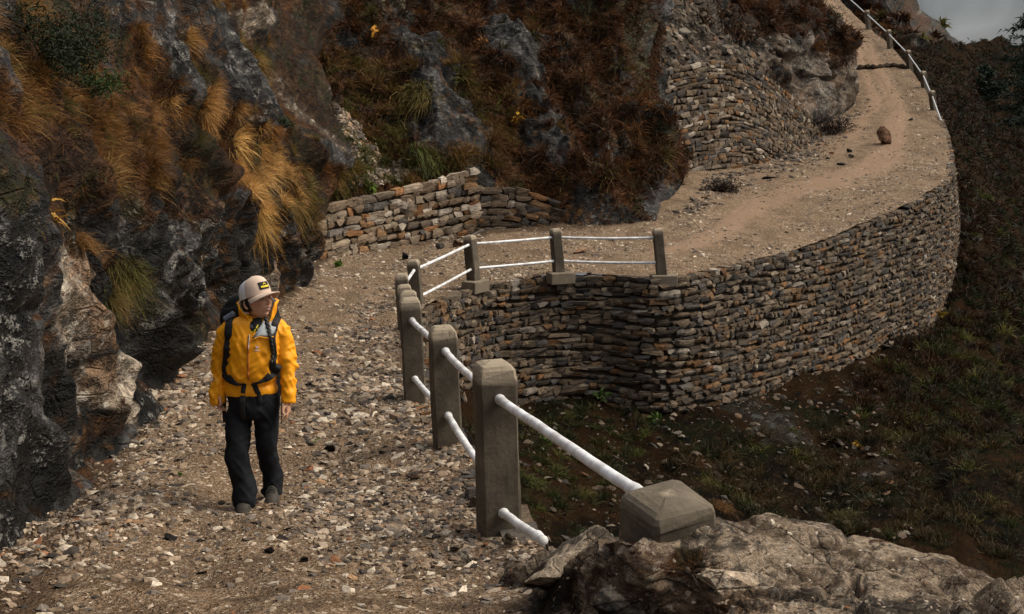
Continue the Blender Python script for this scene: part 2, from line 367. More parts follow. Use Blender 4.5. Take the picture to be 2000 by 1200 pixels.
def ribs(PX, PY): return vnoise(np.stack([(PX-.66*PY)/75, (PX*.66+PY)/420, 0*PX+.5], -1), 5)+.45*vnoise(np.stack([(PX-.66*PY)/32, (PX*.66+PY)/190, 0*PX+.5], -1), 6)
def dispL(G, N, PX, PY):
    cl = sstep(330, 520, PY+.12*PX-.25*np.maximum(0, PX-300)); sc = np.clip(G[..., 1]/12, .5, 1.6)
    d = .10*fbm(G*.55, 4, seed=3)+shards(G, .55, .75, 11)*(.45+.65*cl)+shards(G, 1.5, .30, 17)*(.5+.5*cl)+blocks(G, 1.1, .16, 14, (1, 1, .6))*(.35+.65*cl)+shards(G, 4., .09, 18)+strata(G, NS, 4.5, .045, 13)-.04*np.abs(fbm(G*4, 3, .5, seed=8))
    r = ribs(PX, PY); d = d+(1-cl)*.28*sstep(-.1, .5, r)
    edge = blob(PX, PY, 235, 830, 70, 60)*.18
    low = sstep(0, 70, np.interp(PX, [-1800,-900,-300,-60,0,180,290,348,430,520,600,640], [2700,1950,1330,1140,1092,962,802,716,640,592,552,520])-PY)
    return sc*d*(.25+.75*low)+edge
def maskL(G, N, PX, PY):
    cl = sstep(330, 520, PY+.12*PX-.25*np.maximum(0, PX-300)); r = ribs(PX, PY)
    tan = np.maximum.reduce([blob(PX,PY,165,590,62,120),blob(PX,PY,205,745,60,60),blob(PX,PY,347,672,20,45),blob(PX,PY,535,545,12,35),blob(PX,PY,470,40,60,30)*.8,blob(PX,PY,240,800,50,30)*.6])
    veg = (1-cl)*(1-.95*sstep(.22, .5, r))+.42*cl*sstep(.45, .85, N[..., 2]+.25*fbm(G*1.2, 3, seed=4))+.25*blob(PX,PY,90,330,120,100)
    veg = np.maximum(veg, np.maximum.reduce([blob(PX,PY,260,560,50,60),blob(PX,PY,600,420,60,60)*.9,blob(PX,PY,400,640,50,40)*.7,blob(PX,PY,560,600,40,30)*.8]))*(1-tan)
    scr = in_poly(PX, PY, [(475,50),(530,60),(640,190),(760,300),(760,340),(640,350),(610,240),(530,160)])*.42
    return tan, veg, scr
hillL = Patch('left_cliff', LC, -260, 1340, [(-300,-1800),(1400,-1800)], [(-300,640),(100,640),(330,640),(420,630),(520,615),(560,605),(600,540),(650,450),(720,362),(800,300),(960,192),(1095,10),(1150,-40),(1340,-250)],
  560, 430, dispL, maskL, NS, (0, .06, 0, 0), foot=[(-1800,2720),(-900,1965),(-320,1350),(-250,1335),(-40,1155),(10,1100),(192,965),(300,808),(362,725),(450,652),(540,602),(585,568),(608,530),(622,450),(640,345)], top=[(-1800,-2500),(-900,-1400),(-320,-300),(700,-260)], tone=.72)
# ---- middle hillside and its dark spur
MC = [(420,-300,44),(420,0,36),(500,60,33.5),(520,200,31.5),(560,330,30),(600,480,29.5),(640,330,29.5),(640,420,29),(700,400,29.8),(800,375,30.7),(920,340,31.5),(700,520,30),(900,500,31.3),(1000,400,32),(1090,385,32.1),(1000,480,31.8),(1090,455,31.6),
  (760,200,33),(800,300,31.6),(650,200,31.8),(700,0,37.5),(900,200,34),(900,0,39),(1000,300,33),(1100,200,35),(1100,0,39),(1200,440,31.7),(1200,300,33),(1200,0,38.5),(1330,408,33.4),(1345,300,35),(1310,150,36.5),(1270,0,39.5),(1390,350,36),
  (700,-300,46),(1000,-300,47),(1250,-300,47),(1150,480,30.6),(1330,460,32)]
def dispM(G, N, PX, PY):
    r = vnoise(np.stack([(PX-.5*PY)/95, (PX*.5+PY)/350, 0*PX+.5], -1), 25)
    low = sstep(0, 90, np.interp(PX, [600,900,1090,1200,1330,1400], [400,330,370,445,415,350])-PY)
    return (.5*fbm(G*.3, 4, seed=31)+shards(G, .3, 1.2, 33)+shards(G, .9, .45, 38)+blocks(G, 1.2, .22, 39)+strata(G, NS, .6, .35, 34)+strata(G, NS, 2.2, .1, 37)-.12*np.abs(fbm(G*2.5, 3, seed=35))+.6*sstep(.0, .5, r))*(.12+.88*low)
def maskM(G, N, PX, PY):
    scr = np.maximum(in_poly(PX, PY, [(475,50),(530,60),(640,190),(770,310),(850,345),(640,375),(600,240),(520,150)])*1., 0)
    r = vnoise(np.stack([(PX-.5*PY)/95, (PX*.5+PY)/350, 0*PX+.5], -1), 25)
    rock = np.maximum.reduce([blob(PX,PY,835,250,40,80),blob(PX,PY,1190,290,35,110)*.8,blob(PX,PY,1030,80,40,80)*.8,blob(PX,PY,1320,200,30,70),blob(PX,PY,1290,390,40,60),blob(PX,PY,1130,420,50,40),blob(PX,PY,690,80,40,40)*.7,blob(PX,PY,1230,100,25,110)*.8])
    tan = np.maximum(blob(PX,PY,490,25,60,35), blob(PX,PY,1345,330,22,30)*.7)
    veg = np.clip(.95-.75*sstep(.22, .5, r)-.75*rock+.2*fbm(G*.6, 3, seed=36), 0, 1)
    return tan, veg*(1-scr), scr
hillM = Patch('middle_hillside', MC, -280, 500, [(-300,380),(500,560)], [(-300,1222),(0,1248),(60,1262),(130,1285),(200,1312),(262,1328),(300,1338),(350,1338),(420,1328),(500,1310)], 420, 280, dispM, maskM,
  NS, (0, .16, 0, 0), dark=.6, det=.7, lich=.55)
# ---- slope behind the inner wall and the tan spur
NC = [(1180,-300,52),(1180,0,45),(1220,200,43.5),(1280,350,42.5),(1310,150,43.6),(1380,370,42.5),(1400,135,45.6),(1480,150,47.2),(1460,350,45.5),(1530,330,48.5),(1540,195,49),(1590,300,52.5),(1590,225,52),(1612,235,54),(1400,40,47.5),(1320,40,45.5),
  (1450,-60,52),(1500,80,49),(1560,160,51.5),(1640,185,58),(1670,205,62),(1655,140,60),(1600,60,55),(1640,90,60),(1570,0,58),(1540,-100,62),(1500,-300,70),(1350,-300,60),(1610,270,56),(1660,230,61)]
def dispN(G, N, PX, PY):
    rk = np.maximum(blob(PX,PY,1590,110,90,110), blob(PX,PY,1470,20,120,60)); low = sstep(0, 60, 290-PY)
    return (.35*fbm(G*.35, 4, seed=41)+shards(G, .22, 1.5, 43)*rk+blocks(G, .3, .6, 46)*rk+blocks(G, .9, .35, 44)*rk+.12*fbm(G*1.6, 4, seed=45)+.45*rk)*(.15+.85*low)
def maskN(G, N, PX, PY):
    tan = np.maximum(blob(PX,PY,1600,140,75,80), .6*blob(PX,PY,1500,110,40,50)); veg = np.maximum.reduce([blob(PX,PY,1500,25,110,45), blob(PX,PY,1610,100,35,30)*.8, blob(PX,PY,1570,20,40,50)])
    scr = blob(PX,PY,1380,100,120,160)*(1-veg)
    return tan*(1-veg*.6), veg, scr*(1-tan)
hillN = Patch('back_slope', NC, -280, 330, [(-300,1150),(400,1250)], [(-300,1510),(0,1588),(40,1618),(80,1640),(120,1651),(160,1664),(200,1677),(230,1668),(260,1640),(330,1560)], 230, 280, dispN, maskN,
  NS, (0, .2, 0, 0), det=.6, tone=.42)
# ---- ravine below the road and the slope across it, shade put into their colours
RC = [(1030,790,24.6),(1135,745,25.6),(1280,778,24.75),(1445,794,26.2),(1580,778,28.2),(1661,749,30.0),(1706,706,31.6),(1778,656,34.0),(1827,592,36.8),(1886,507,40.0),(1900,440,43),(1880,330,52),(1850,240,62),
  (1280,690,28.5),(1500,700,31.5),(1106,640,29),(1700,560,38),(1000,700,27.5),(1800,430,46),(900,760,23),(860,900,14),(900,1100,8.5),
  (1060,880,20.5),(1100,960,18.2),(1050,1060,14),(1150,1150,11.5),(1300,880,21.8),(1250,1000,17.6),(1500,900,23.2),(1500,1000,19.8),(1700,900,24.5),(1700,1060,19.2),(1600,830,26.2),(1850,760,30),(1900,1000,21.5),(2000,1150,18),(1800,1200,15.5),(1400,1200,13.5),
  (2000,900,26),(2000,700,36),(2000,500,50),(2000,350,68),(2000,200,95),(1930,200,88),(1910,110,112),(2000,105,120),(2150,300,80),(2150,800,30),(2200,1250,16),(2200,100,125),(1150,1320,9.5),(1900,1350,13)]
def dispR(G, N, PX, PY):
    far = np.clip(G[..., 1]/25, .6, 4)
    near = sstep(14, 20, G[..., 1])
    return far*(.30*fbm(G*.35/far[..., None], 4, seed=51)+near*creases(G/far[..., None], .5, .16, 52)+.05*fbm(G*3/far[..., None], 3, seed=53))
def maskR(G, N, PX, PY):
    r = fbm(G*.35, 3, seed=55); veg = np.clip(1.15+.3*r+.5*sstep(1750, 1900, PX), 0, 1)
    scr = np.clip(.45*np.maximum(blob(PX,PY,1350,860,280,110),blob(PX,PY,1620,900,160,120))+.1*r-.1, 0, 1)
    tan = np.maximum(blob(PX,PY,1930,470,40,30), blob(PX,PY,1500,985,60,25)*.9)
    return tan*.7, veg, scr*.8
hillR = Patch('ravine_slope', RC, 80, 1350, [(0,850),(1400,850)], [(0,2260),(1400,2260)], 420, 380, dispR, maskR, (.3, .2, 1), dark=.9, det=.8, lich=.0, foot=[(800,1350),(2300,1350)], top=[(850,640),(1250,560),(1600,420),(1700,230),(1780,80),(2300,80)], tone=.30)  # low tone paints the ravine's deep shade into the surface colour
# ---- rocky ridge behind the far bend
KC = [(1560,-250,150),(1600,0,130),(1650,150,112),(1700,250,104),(1750,60,118),(1700,-100,135),(1800,20,125),(1850,80,122),(1850,200,108),(1880,40,130),(1905,95,126),(1800,-80,140),(1750,-250,160),(1900,230,108)]
def dispK(G, N, PX, PY): return 1.6*fbm(G*.06, 4, seed=61)+creases(G, .06, 3.0, 62)+creases(G, .2, 1.0, 63)+.3*fbm(G*.6, 3, seed=64)
def maskK(G, N, PX, PY):
    r = fbm(G*.12, 4, seed=65); return blob(PX,PY,1730,60,60,60)*.5, np.clip(.55+.7*r, 0, 1), 0*PX
hillK = Patch('rocky_ridge', KC, -260, 290, [(-300,1480),(300,1640)], [(-260,1610),(-60,1705),(0,1742),(25,1778),(60,1812),(92,1838),(110,1870),(290,1960)], 160, 180, dispK, maskK, (.5, .3, 1), (0, .25, 0, 0), dark=.7, det=.3, tone=.7)
# ================================================================ road
PAIRS = [((-420,1500,3.2),(1800,1500,3.2)),((-150,1215,5.0),(1420,1250,4.6)),((0,1092,6.5),(1040,1055,6.8)),((180,962,8.5),(905,870,9.2)),((290,802,11.4),(840,792,11.4)),((345,717,13.7),(828,729,13.6)),
 ((430,640,16.9),(820,674,16)),((520,592,20),(817,637,18.5)),((600,552,23.6),(837,599,21)),((627,505,28),(930,562,23.9)),((760,480,29.7),(1010,549,24.9)),((950,457,30.6),(1085,539,25.35)),((1080,449,31),(1195,538,25.5)),((1200,441,31.5),(1300,543,25.25)),
 ((1330,413,33.5),(1440,516,27)),((1395,352,40.5),(1600,474,30.2)),((1458,335,43),(1700,430,32.5)),((1527,313,46),(1800,385,36)),((1592,278,50),(1855,336,42)),((1630,231,56),(1848,266,50)),((1672,197,61),(1834,227,56)),
 ((1656,135,69),(1790,150,66)),((1646,70,79),(1740,92,75)),((1607,20,88),(1690,48,83)),((1560,-40,99),(1625,-15,96)),((1480,-120,115),(1560,-90,112))]
inn = np.array([P(*a) for a, b in PAIRS]); outr = np.array([P(*b) for a, b in PAIRS])
NVR, NUR = 640, 90
tt = np.linspace(0, 1, NVR)**1.25
def samp(arr):
    c = catmull(arr, 3000); return np.stack([np.interp(tt*2999, np.arange(3000), c[:, k]) for k in range(3)], -1)
I_, O_ = samp(inn), samp(outr); ext = np.linspace(-.28, 1., NUR)[None, :, None]
RD = I_[:, None]*(1-ext)+O_[:, None]*ext; RD[..., 2] += 0.25*np.maximum(0, -ext[..., 0])
u_ = np.broadcast_to(ext[..., 0], RD.shape[:2]); seg = (tt*(len(PAIRS)-1))[:, None]+0*u_
RD[..., 2] += .05*fbm(RD*np.array([1, 1, 0])*.7, 4, seed=71)+.022*fbm(RD*np.array([1, 1, 0])*3.5, 3, seed=72)-.03*np.exp(-((u_-.38-.04*np.sin(seg*2))/.07)**2)-.03*np.exp(-((u_-.66)/.07)**2)
farr = sstep(11.5, 14.5, seg)
trk = (.75+.35*fbm(RD*np.array([.9, .9, 0]), 3, seed=74))*np.maximum(np.exp(-((u_-.52-.06*np.sin(seg*1.1))/.10)**2), .8*np.exp(-((u_-.24)/.07)**2)*sstep(17, 19, seg))*farr*.75+.42*farr+.22*np.exp(-((u_-.45)/.12)**2)*(1-sstep(3, 6, seg))
edg = .75*sstep(.2, -.02, u_)*(1-.5*farr)+.35*sstep(.93, 1, u_)+.48*(1-sstep(1.6, 3.0, seg))
M_soil = soil_material('trail_gravel_soil')
road = tag(link('trail', mesh_np('trail', RD, grid_faces(NVR, NUR), [M_soil], True, {'mask': np.stack([trk, edg, 0*edg], -1).reshape(-1, 3)})), kind='structure')
def road_at(x, y):
    d = (RD[..., 0]-x)**2+(RD[..., 1]-y)**2; k = np.unravel_index(np.argmin(d), d.shape); return float(RD[k][2])

# ================================================================ dry-stone walls
def stone_variants(n, seed, pw=5., rag=.1):
    r = np.random.default_rng(seed); out = []
    g = np.array([(x, y, z) for x in (-1, 0, 1) for y in (-1, 0, 1) for z in (-1, 0, 1) if (x, y, z) != (0, 0, 0)], float)
    idx = {tuple(v.astype(int)): k for k, v in enumerate(g)}; fs = []
    for ax in range(3):
        for sgn in (-1, 1):
            a, b = [k for k in range(3) if k != ax]
            for i in (-1, 0):
                for j in (-1, 0):
                    q = []
                    for (di, dj) in ((0, 0), (1, 0), (1, 1), (0, 1)):
                        v = [0, 0, 0]; v[ax] = sgn; v[a] = i+di; v[b] = j+dj; q.append(idx[tuple(v)])
                    if (sgn > 0) == (ax == 1): q = q[::-1]
                    fs.append(q)
    for k in range(n):
        d = unit(g); v = d/((np.abs(d)**pw).sum(-1, keepdims=True)**(1/pw)); v = v*.5
        v = v+r.normal(0, rag*.5, v.shape)*np.array([.8, .8, 1.]); v[:, 2] += v[:, 0]*r.normal(0, .16)+v[:, 0]**2*r.normal(0, .4); v[:, 0] *= 1+v[:, 2]*r.normal(0, .35); v[:, 1] += np.where(v[:, 1] < 0, r.normal(0, .07)*v[:, 0]*2+r.normal(0, .12)*v[:, 2], 0)
        out.append(v)
    return out, np.array(fs)
SV, SF = stone_variants(24, 3, 7., .085)
STONE_COLS = np.array([(.12,.088,.060),(.15,.112,.078),(.078,.062,.048),(.062,.056,.052),(.19,.15,.11),(.19,.095,.042),(.15,.088,.045),(.29,.25,.205),(.10,.088,.078),(.125,.092,.062)])
M_stone_obj = stone_material('wall_stone', 'object'); M_stone_bake = stone_material('wall_stone_small', 'attr')
SVM = [mesh_np('wall_stone', v, SF, [M_stone_obj]) for v in SV]
mdk = Mat('wall_joint_dirt', .95, .1); M_joint = mdk.done(mdk.mix(mdk.noise(9, 4), (.018, .013, .009), (.065, .046, .031)))
def dry_wall(name, label, top, heights, courses, slen, batter=.14, weights=None, keep=300, group=None, pale=1., seed=1, depth=.24, skip=0.):
    r = np.random.default_rng(seed); c = catmull(np.array([P(*t) for t in top]), 1500); hh = np.interp(np.linspace(0, 1, 1500), np.linspace(0, 1, len(heights)), heights)
    s = np.concatenate([[0], np.cumsum(np.linalg.norm(np.diff(c, axis=0), axis=1))]); L = s[-1]
    tng = unit(np.gradient(c, axis=0)); k = 25; ker = np.ones(k)/k
    tng = unit(np.stack([np.convolve(np.pad(tng[:, q], k//2, 'edge'), ker, 'valid') for q in range(3)], -1))
    outw = unit(np.stack([tng[:, 1], -tng[:, 0], 0*tng[:, 0]], -1))
    def at(x):
        f = np.interp(x, s, np.arange(1500)); i = int(min(f, 1498)); w = f-i
        return c[i]*(1-w)+c[i+1]*w, tng[i], outw[i], hh[i]
    mid = at(L/2); e = empty(name, mid[0]-np.array([0, 0, mid[3]]), label, 'wall', group, 'thing')
    # backing: a slab of packed rubble
    nb, nh = 200, 14; xs = np.linspace(0, L, nb); B = []
    for x in xs:
        p, t, o, h = at(x)
        B.append([p-o*.9+np.array([0, 0, -.1])]+[p+o*(batter*q*(h+.45)-.045)-np.array([0, 0, .06+q*(h+.45)]) for q in np.linspace(0, 1, nh)]+[p-o*.9-np.array([0, 0, h+.45])])
    B = np.array(B).transpose(1, 0, 2); link('rubble_core', mesh_np('rubble_core', B, grid_faces(B.shape[0], nb)[:, ::-1], [M_joint]), e)
    st = []; h0 = -.03; kc = 0
    while h0 < max(heights)+.5:
        ch = courses*r.uniform(.72, 1.35); x = r.uniform(-.3, 0)
        while x < L-.05:
            ln = slen*r.choice([.55, .8, 1., 1.3, 1.7], p=[.15, .3, .3, .17, .08])*r.uniform(.85, 1.15); xm = x+ln/2
            p, t, o, H = at(min(max(xm, 0), L)); wob = .05*math.sin(xm*.9+kc*.6)+.04*math.sin(xm*2.7+kc*1.9)
            hm = h0+ch/2+wob*(h0 > .1)
            if hm < H+.42:
                hs = ch*r.uniform(.82, 1.08); dp = depth*r.uniform(.85, 1.2)
                ctr = p+o*(batter*hm-dp*.28+r.normal(0, .014))-np.array([0, 0, hm])
                if h0 < .05 and r.random() < skip: x += ln; continue
                uu = unit(np.cross(t, -o)*-1); uu = unit(np.array([0, 0, 1.])-t*t[2]+o*batter*0)
                R = np.stack([t, -o, uu], -1)@np.array(Matrix.Rotation(r.normal(0, .05), 3, 'Y'))@np.array(Matrix.Rotation(r.normal(0, .06), 3, 'Z'))
                col = STONE_COLS[r.choice(len(STONE_COLS), p=weights)]*r.uniform(.7, 1.35)*pale
                st.append((ctr, R, np.array([ln*1.05, dp, hs*1.1]), r.integers(len(SV)), col, ln*hs))
            x += ln
        h0 += ch*.97; kc += 1
    ctrs = np.array([q[0] for q in st]); pp = pix(ctrs)
    vis = (pp[:, 0] > 0) & (pp[:, 0] < 2000) & (pp[:, 1] > 0) & (pp[:, 1] < 1200)
    fac = np.array([max(0., float(-(q[1][:, 1]*-1)@unit(q[0]))) for q in st])
    score = np.array([q[5] for q in st])/pp[:, 2]**2*vis*fac; order = np.argsort(-score); big = set(order[:keep].tolist())
    J = Join()
    for k2, (ctr, R, sc, v, col, a) in enumerate(st):
        if k2 in big:
            Mx = Matrix([[*(R[i]*sc), ctr[i]] for i in range(3)]+[[0, 0, 0, 1]])
            o = link('stone', SVM[v], e, Mx); o.color = (*col, 1)
        else: J.add((SV[v]*sc)@R.T+ctr, SF, col)
    if J.v: tag(link('small_stones', J.mesh('small_stones', [M_stone_bake]), e), kind='stuff')
    return e
OUT_TOP = [b for a, b in PAIRS]
wtop = [(t[0]+4, t[1]+3, t[2]) for t in OUT_TOP[2:21]]
dry_wall('retaining_wall', 'long dry-stone retaining wall holding up the trail, curving round the bay below the white-railed fence', wtop,
  [2.2,2.4,2.5,2.5,2.5,2.5,2.55,2.6,2.45,2.35,2.4,2.5,2.9,3.4,3.5,3.4,2.9,2.2,1.6], .094, .265, weights=[.2,.15,.16,.12,.1,.04,.08,.03,.06,.06], pale=.86, seed=4, skip=.1)
dry_wall('low_wall', 'low pale dry-stone wall at the foot of the scree gully, sloping up to the right', [(624,408,28.2),(700,389,29),(800,366,30),(860,350,30.5),(925,331,30.8)],
  [1.25,1.35,1.45,1.55,1.75], .14, .31, .1, [.12,.22,.05,.03,.24,.06,.08,.15,.02,.03], pale=1.5, seed=5)
dry_wall('low_wall', 'short dark stepped dry-stone wall right of the pale one, under the brown spur', [(930,371,31),(1000,369,31.3),(1040,378,31.4),(1090,395,31.5)], [1.3,1.3,1.15,.9], .14, .34, .08, [.2,.1,.25,.2,.03,.03,.08,.01,.05,.05], pale=.9, seed=6)
dry_wall('inner_wall', 'tall curved dry-stone wall on the uphill side of the trail before the tan outcrop', [(1275,150,41.8),(1350,128,43.2),(1420,122,44.8),(1480,142,46.3),(1535,182,48.3),(1580,222,50.6),(1612,250,53.5)], [3.8,3.9,3.9,3.4,2.5,1.4,.5], .135, .33, .22, [.15,.17,.15,.1,.14,.04,.07,.07,.06,.05], pale=1.05, seed=7)

# ================================================================ guard fence
mc = Mat('post_concrete', .85, .25); gp = mc.attr('col'); ca = mc.noise(3.2, 6, None, .7); cb = mc.noise(40, 4)
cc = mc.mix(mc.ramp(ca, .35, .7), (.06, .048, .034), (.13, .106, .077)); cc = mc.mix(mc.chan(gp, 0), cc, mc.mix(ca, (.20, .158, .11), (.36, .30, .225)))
streak = mc.noise(5, 5, mc.stretch((0, 0, 0), (6, 6, .5)), .6); cc = mc.mix(mc.ramp(streak, .56, .72, 0, .6), cc, (.045, .037, .027)); cc = mc.mix(mc.ramp(cb, .62, .75, 0, .5), cc, (.05, .042, .033))
M_conc = mc.done(cc, mc.bump(mc.math('ADD', cb, ca), .35, .012))
mw = Mat('white_pipe_paint', .45, .4); wa = mw.noise(16, 6, None, .75); M_white = mw.done(mw.mix(mw.ramp(wa, .60, .70, 0, .75), mw.mix(mw.ramp(mw.noise(6, 5, None, .7), .35, .65), (.46, .45, .44), (.78, .79, .82)), (.22, .17, .13)), mw.bump(wa, .4, .005))
mg = Mat('galvanised_pipe', .4, .5); M_galv = mg.done(mg.mix(mg.noise(8, 3), (.32, .33, .34), (.5, .51, .52)))
def post(parent, b, t, w, yaw, seed, label=None, dome=1.):
    """Concrete post: chamfered square shaft with a rounded, paler head."""
    r = np.random.default_rng(seed); b = np.asarray(b); t = np.asarray(t); H = np.linalg.norm(t-b); ch = .13
    sec = []
    for (sx, sy) in ((1, 1), (-1, 1), (-1, -1), (1, -1)):
        a = [(sx, sy*(1-ch)), (sx*(1-ch), sy)]; sec += a if sx*sy > 0 else a[::-1]
    sec = np.array(sec)*w/2; rings = []; col = []
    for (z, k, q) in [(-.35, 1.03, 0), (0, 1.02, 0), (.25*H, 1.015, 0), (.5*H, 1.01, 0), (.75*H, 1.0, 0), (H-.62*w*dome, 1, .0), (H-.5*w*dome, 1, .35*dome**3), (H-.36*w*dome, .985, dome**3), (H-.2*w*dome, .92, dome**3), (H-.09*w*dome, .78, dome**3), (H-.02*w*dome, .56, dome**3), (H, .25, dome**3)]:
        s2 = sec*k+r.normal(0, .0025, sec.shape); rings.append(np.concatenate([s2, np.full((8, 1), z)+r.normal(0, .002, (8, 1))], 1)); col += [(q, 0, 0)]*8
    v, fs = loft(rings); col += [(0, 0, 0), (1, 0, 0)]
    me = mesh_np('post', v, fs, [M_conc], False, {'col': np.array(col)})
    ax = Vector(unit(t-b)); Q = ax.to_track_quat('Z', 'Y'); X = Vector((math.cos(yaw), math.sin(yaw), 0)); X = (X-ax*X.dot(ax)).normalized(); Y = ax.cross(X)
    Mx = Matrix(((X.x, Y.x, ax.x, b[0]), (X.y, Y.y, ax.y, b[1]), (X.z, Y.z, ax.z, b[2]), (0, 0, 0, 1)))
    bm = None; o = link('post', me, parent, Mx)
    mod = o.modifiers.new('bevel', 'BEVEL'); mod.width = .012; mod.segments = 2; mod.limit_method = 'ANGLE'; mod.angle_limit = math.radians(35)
    if label: o['label'] = label
    return o
def rail(parent, a, b, rad, mat, seed, sag=.01):
    r = np.random.default_rng(seed); a = np.asarray(a); b = np.asarray(b); q = np.linspace(0, 1, 40)[:, None]
    p = a*(1-q)+b*q; p[:, 2] -= sag*4*(q*(1-q))[:, 0]; p += np.stack([np.convolve(r.normal(0, .002, 46), np.ones(7)/7, 'valid')]*3, -1)
    rr = rad*(1+.28*np.exp(-(np.minimum(q, 1-q)[:, 0]*np.linalg.norm(b-a)-.11)**2/.0012))*(1+r.normal(0, .012, 40)); v, fs = tube(p, rr, 14); return link('rail', mesh_np('rail', v, fs, [mat], True), parent)
FP = [((1290,956),(1300,1110),4.5,.275),((965,704),(975,1045),7.0,.225),((864,636),(874,868),9.2,.205),((800,581),(811,795),11.4,.20),((797,568),(806,735),13.5,.19),((789,556),(799,700),15.7,.19),((784,534),(791,668),18.1,.19),((807,507),(817,610),20.9,.19),((917,459),(925,549),23.9,.205),((1084,446),(1091,533),25.25,.2),((1284,446),(1292,538),25.4,.2)]
fe = empty('guard_fence', P(870, 868, 9.2), 'concrete-post guard fence with two white pipe rails along the near trail edge', 'fence')
tops = [P(*a[0], a[2]) for a in FP]; tops[0][1] -= .05; tops[0][0] += .02; bots = [P(*a[1], a[2]) for a in FP]
for k, (t, b) in enumerate(zip(tops, bots)):
    d = bots[min(k+1, 10)]-bots[max(k-1, 0)]; yaw = math.atan2(d[1], d[0])-math.pi/2
    if k == 0: yaw = math.radians(27)
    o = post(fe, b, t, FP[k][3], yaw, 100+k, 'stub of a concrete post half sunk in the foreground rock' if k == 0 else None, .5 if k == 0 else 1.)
for k in range(10):
    A, B = (bots[k], tops[k]), (bots[k+1], tops[k+1])
    for j, fr in enumerate((.80, .27)):
        fa, fb = fr, fr
        if k == 0: fa, fb = ((.80, .80), (None, .15))[j]
        if k == 0 and j == 1: pa = P(1062, 1056, 6.15)
        else: pa = A[0]+(A[1]-A[0])*fa
        if k == 0 and j == 0: pa = P(1262, 972, 4.55)
        rail(fe, pa, B[0]+(B[1]-B[0])*fb, .026, M_white, 200+k*2+j, .02 if k in (1, 9) else .006)
for k in (8, 9, 10):     # cast footings of the three posts on the bay
    d = unit((bots[min(k+1, 10)]-bots[k-1])*np.array([1, 1, 0])); yw = math.atan2(d[1], d[0]); bx = np.array([(x, y, z) for x in (-.27, .27) for y in (-.16, .16) for z in (-.22, .02)])
    f = np.array([(0,1,3,2),(4,6,7,5),(0,4,5,1),(2,3,7,6),(0,2,6,4),(1,5,7,3)]); fo = link('footing', mesh_np('footing', bx, f, [M_conc], False, {'col': np.full((8, 3), .45)}), fe, Matrix.Translation(bots[k]+np.array([.04, -.06, 0]))@Matrix.Rotation(yw, 4, 'Z'))
    mod = fo.modifiers.new('bevel', 'BEVEL'); mod.width = .02; mod.segments = 2
FQ = [((1693,20),(1697,60),81,.26),((1735,58),(1739,98),74.5,.26),((1773,98),(1777,136),68.5,.25),((1802,139),(1807,180),63,.25),((1819,177),(1826,228),57.5,.24)]
fe2 = empty('guard_fence', P(1777, 136, 68.5), 'distant guard fence of concrete posts with one grey rail beside the climbing trail', 'fence')
t2 = [P(*a[0], a[2]) for a in FQ]; b2 = [P(*a[1], a[2]) for a in FQ]
for k in range(5): post(fe2, b2[k], t2[k], FQ[k][3], .35, 300+k)
chain = [P(1650, -10, 90)]+[b+(t-b)*.78 for t, b in zip(t2, b2)]+[P(1838, 236, 54)]
for k in range(6): rail(fe2, chain[k], chain[k+1], .036, M_galv, 320+k, 0)
# ================================================================ rocks and boulders
def icosphere(sub):
    t = (1+5**.5)/2; v = [(-1,t,0),(1,t,0),(-1,-t,0),(1,-t,0),(0,-1,t),(0,1,t),(0,-1,-t),(0,1,-t),(t,0,-1),(t,0,1),(-t,0,-1),(-t,0,1)]
    f = [(0,11,5),(0,5,1),(0,1,7),(0,7,10),(0,10,11),(1,5,9),(5,11,4),(11,10,2),(10,7,6),(7,1,8),(3,9,4),(3,4,2),(3,2,6),(3,6,8),(3,8,9),(4,9,5),(2,4,11),(6,2,10),(8,6,7),(9,8,1)]
    v = unit(np.array(v, float)); f = np.array(f)
    for _ in range(sub):
        mid = {}; v = list(v); nf = []
        def m(a, b):
            k = (min(a, b), max(a, b))
            if k not in mid: mid[k] = len(v); v.append(unit(v[a]+v[b]))
            return mid[k]
        for a, b, c in f:
            x, y, z = m(a, b), m(b, c), m(c, a); nf += [(a, x, z), (b, y, x), (c, z, y), (x, y, z)]
        v = np.array(v); f = np.array(nf)
    return v, f
ICO = {k: icosphere(k) for k in (0, 1, 2, 3, 4, 5)}
def rock_shape(sub, seed, flat=1., cuts=9, rough=.05):
    """angular block: a ball cut by random planes, then roughened"""
    v, f = ICO[sub]; r = np.random.default_rng(seed); v = v.copy()
    for k in range(cuts):
        n = unit(r.normal(size=3)); d = r.uniform(.36, .72); q = v@n; v = v-np.where(q > d, q-d, 0)[:, None]*n
    v = v*(1+rough*fbm(v*2.2+seed, 3, .6, seed)[:, None]+rough*.5*fbm(v*7+seed, 3, .6, seed+1)[:, None]); v[:, 2] *= flat
    return v/np.abs(v).max(0), f
def gneiss(v, seed, tan=.8, scale=1., band=(.2, -.1, 1)):
    G = v*scale+seed*3.7; o = np.full(len(v), tan); return rock_color(G, o, 0*o, 0*o, band, 1., 1.6, 1., .5)
def rock(name, label, c, size, seed, tan=.5, sub=3, yaw=0., tilt=0., tint=(1, 1, 1), cat='rock', sink=.25, group=None, cuts=10):
    """size = half extents in metres; c = point of the ground it lies on"""
    v, f = rock_shape(sub, seed, 1., cuts, .045); v = v*np.array(size); R = np.array(Matrix.Rotation(yaw, 3, 'Z')@Matrix.Rotation(tilt, 3, 'Y')); w = v@R.T
    col = gneiss(w, seed, tan)*np.array(tint); me = mesh_np(name, w, f, [M_rock], sub > 3, {'col': col})
    o = link(name, me, None, Matrix.Translation(Vector(c)+Vector((0, 0, -w[:, 2].min()*(1-sink*2)))))
    return tag(o, label, cat, group)
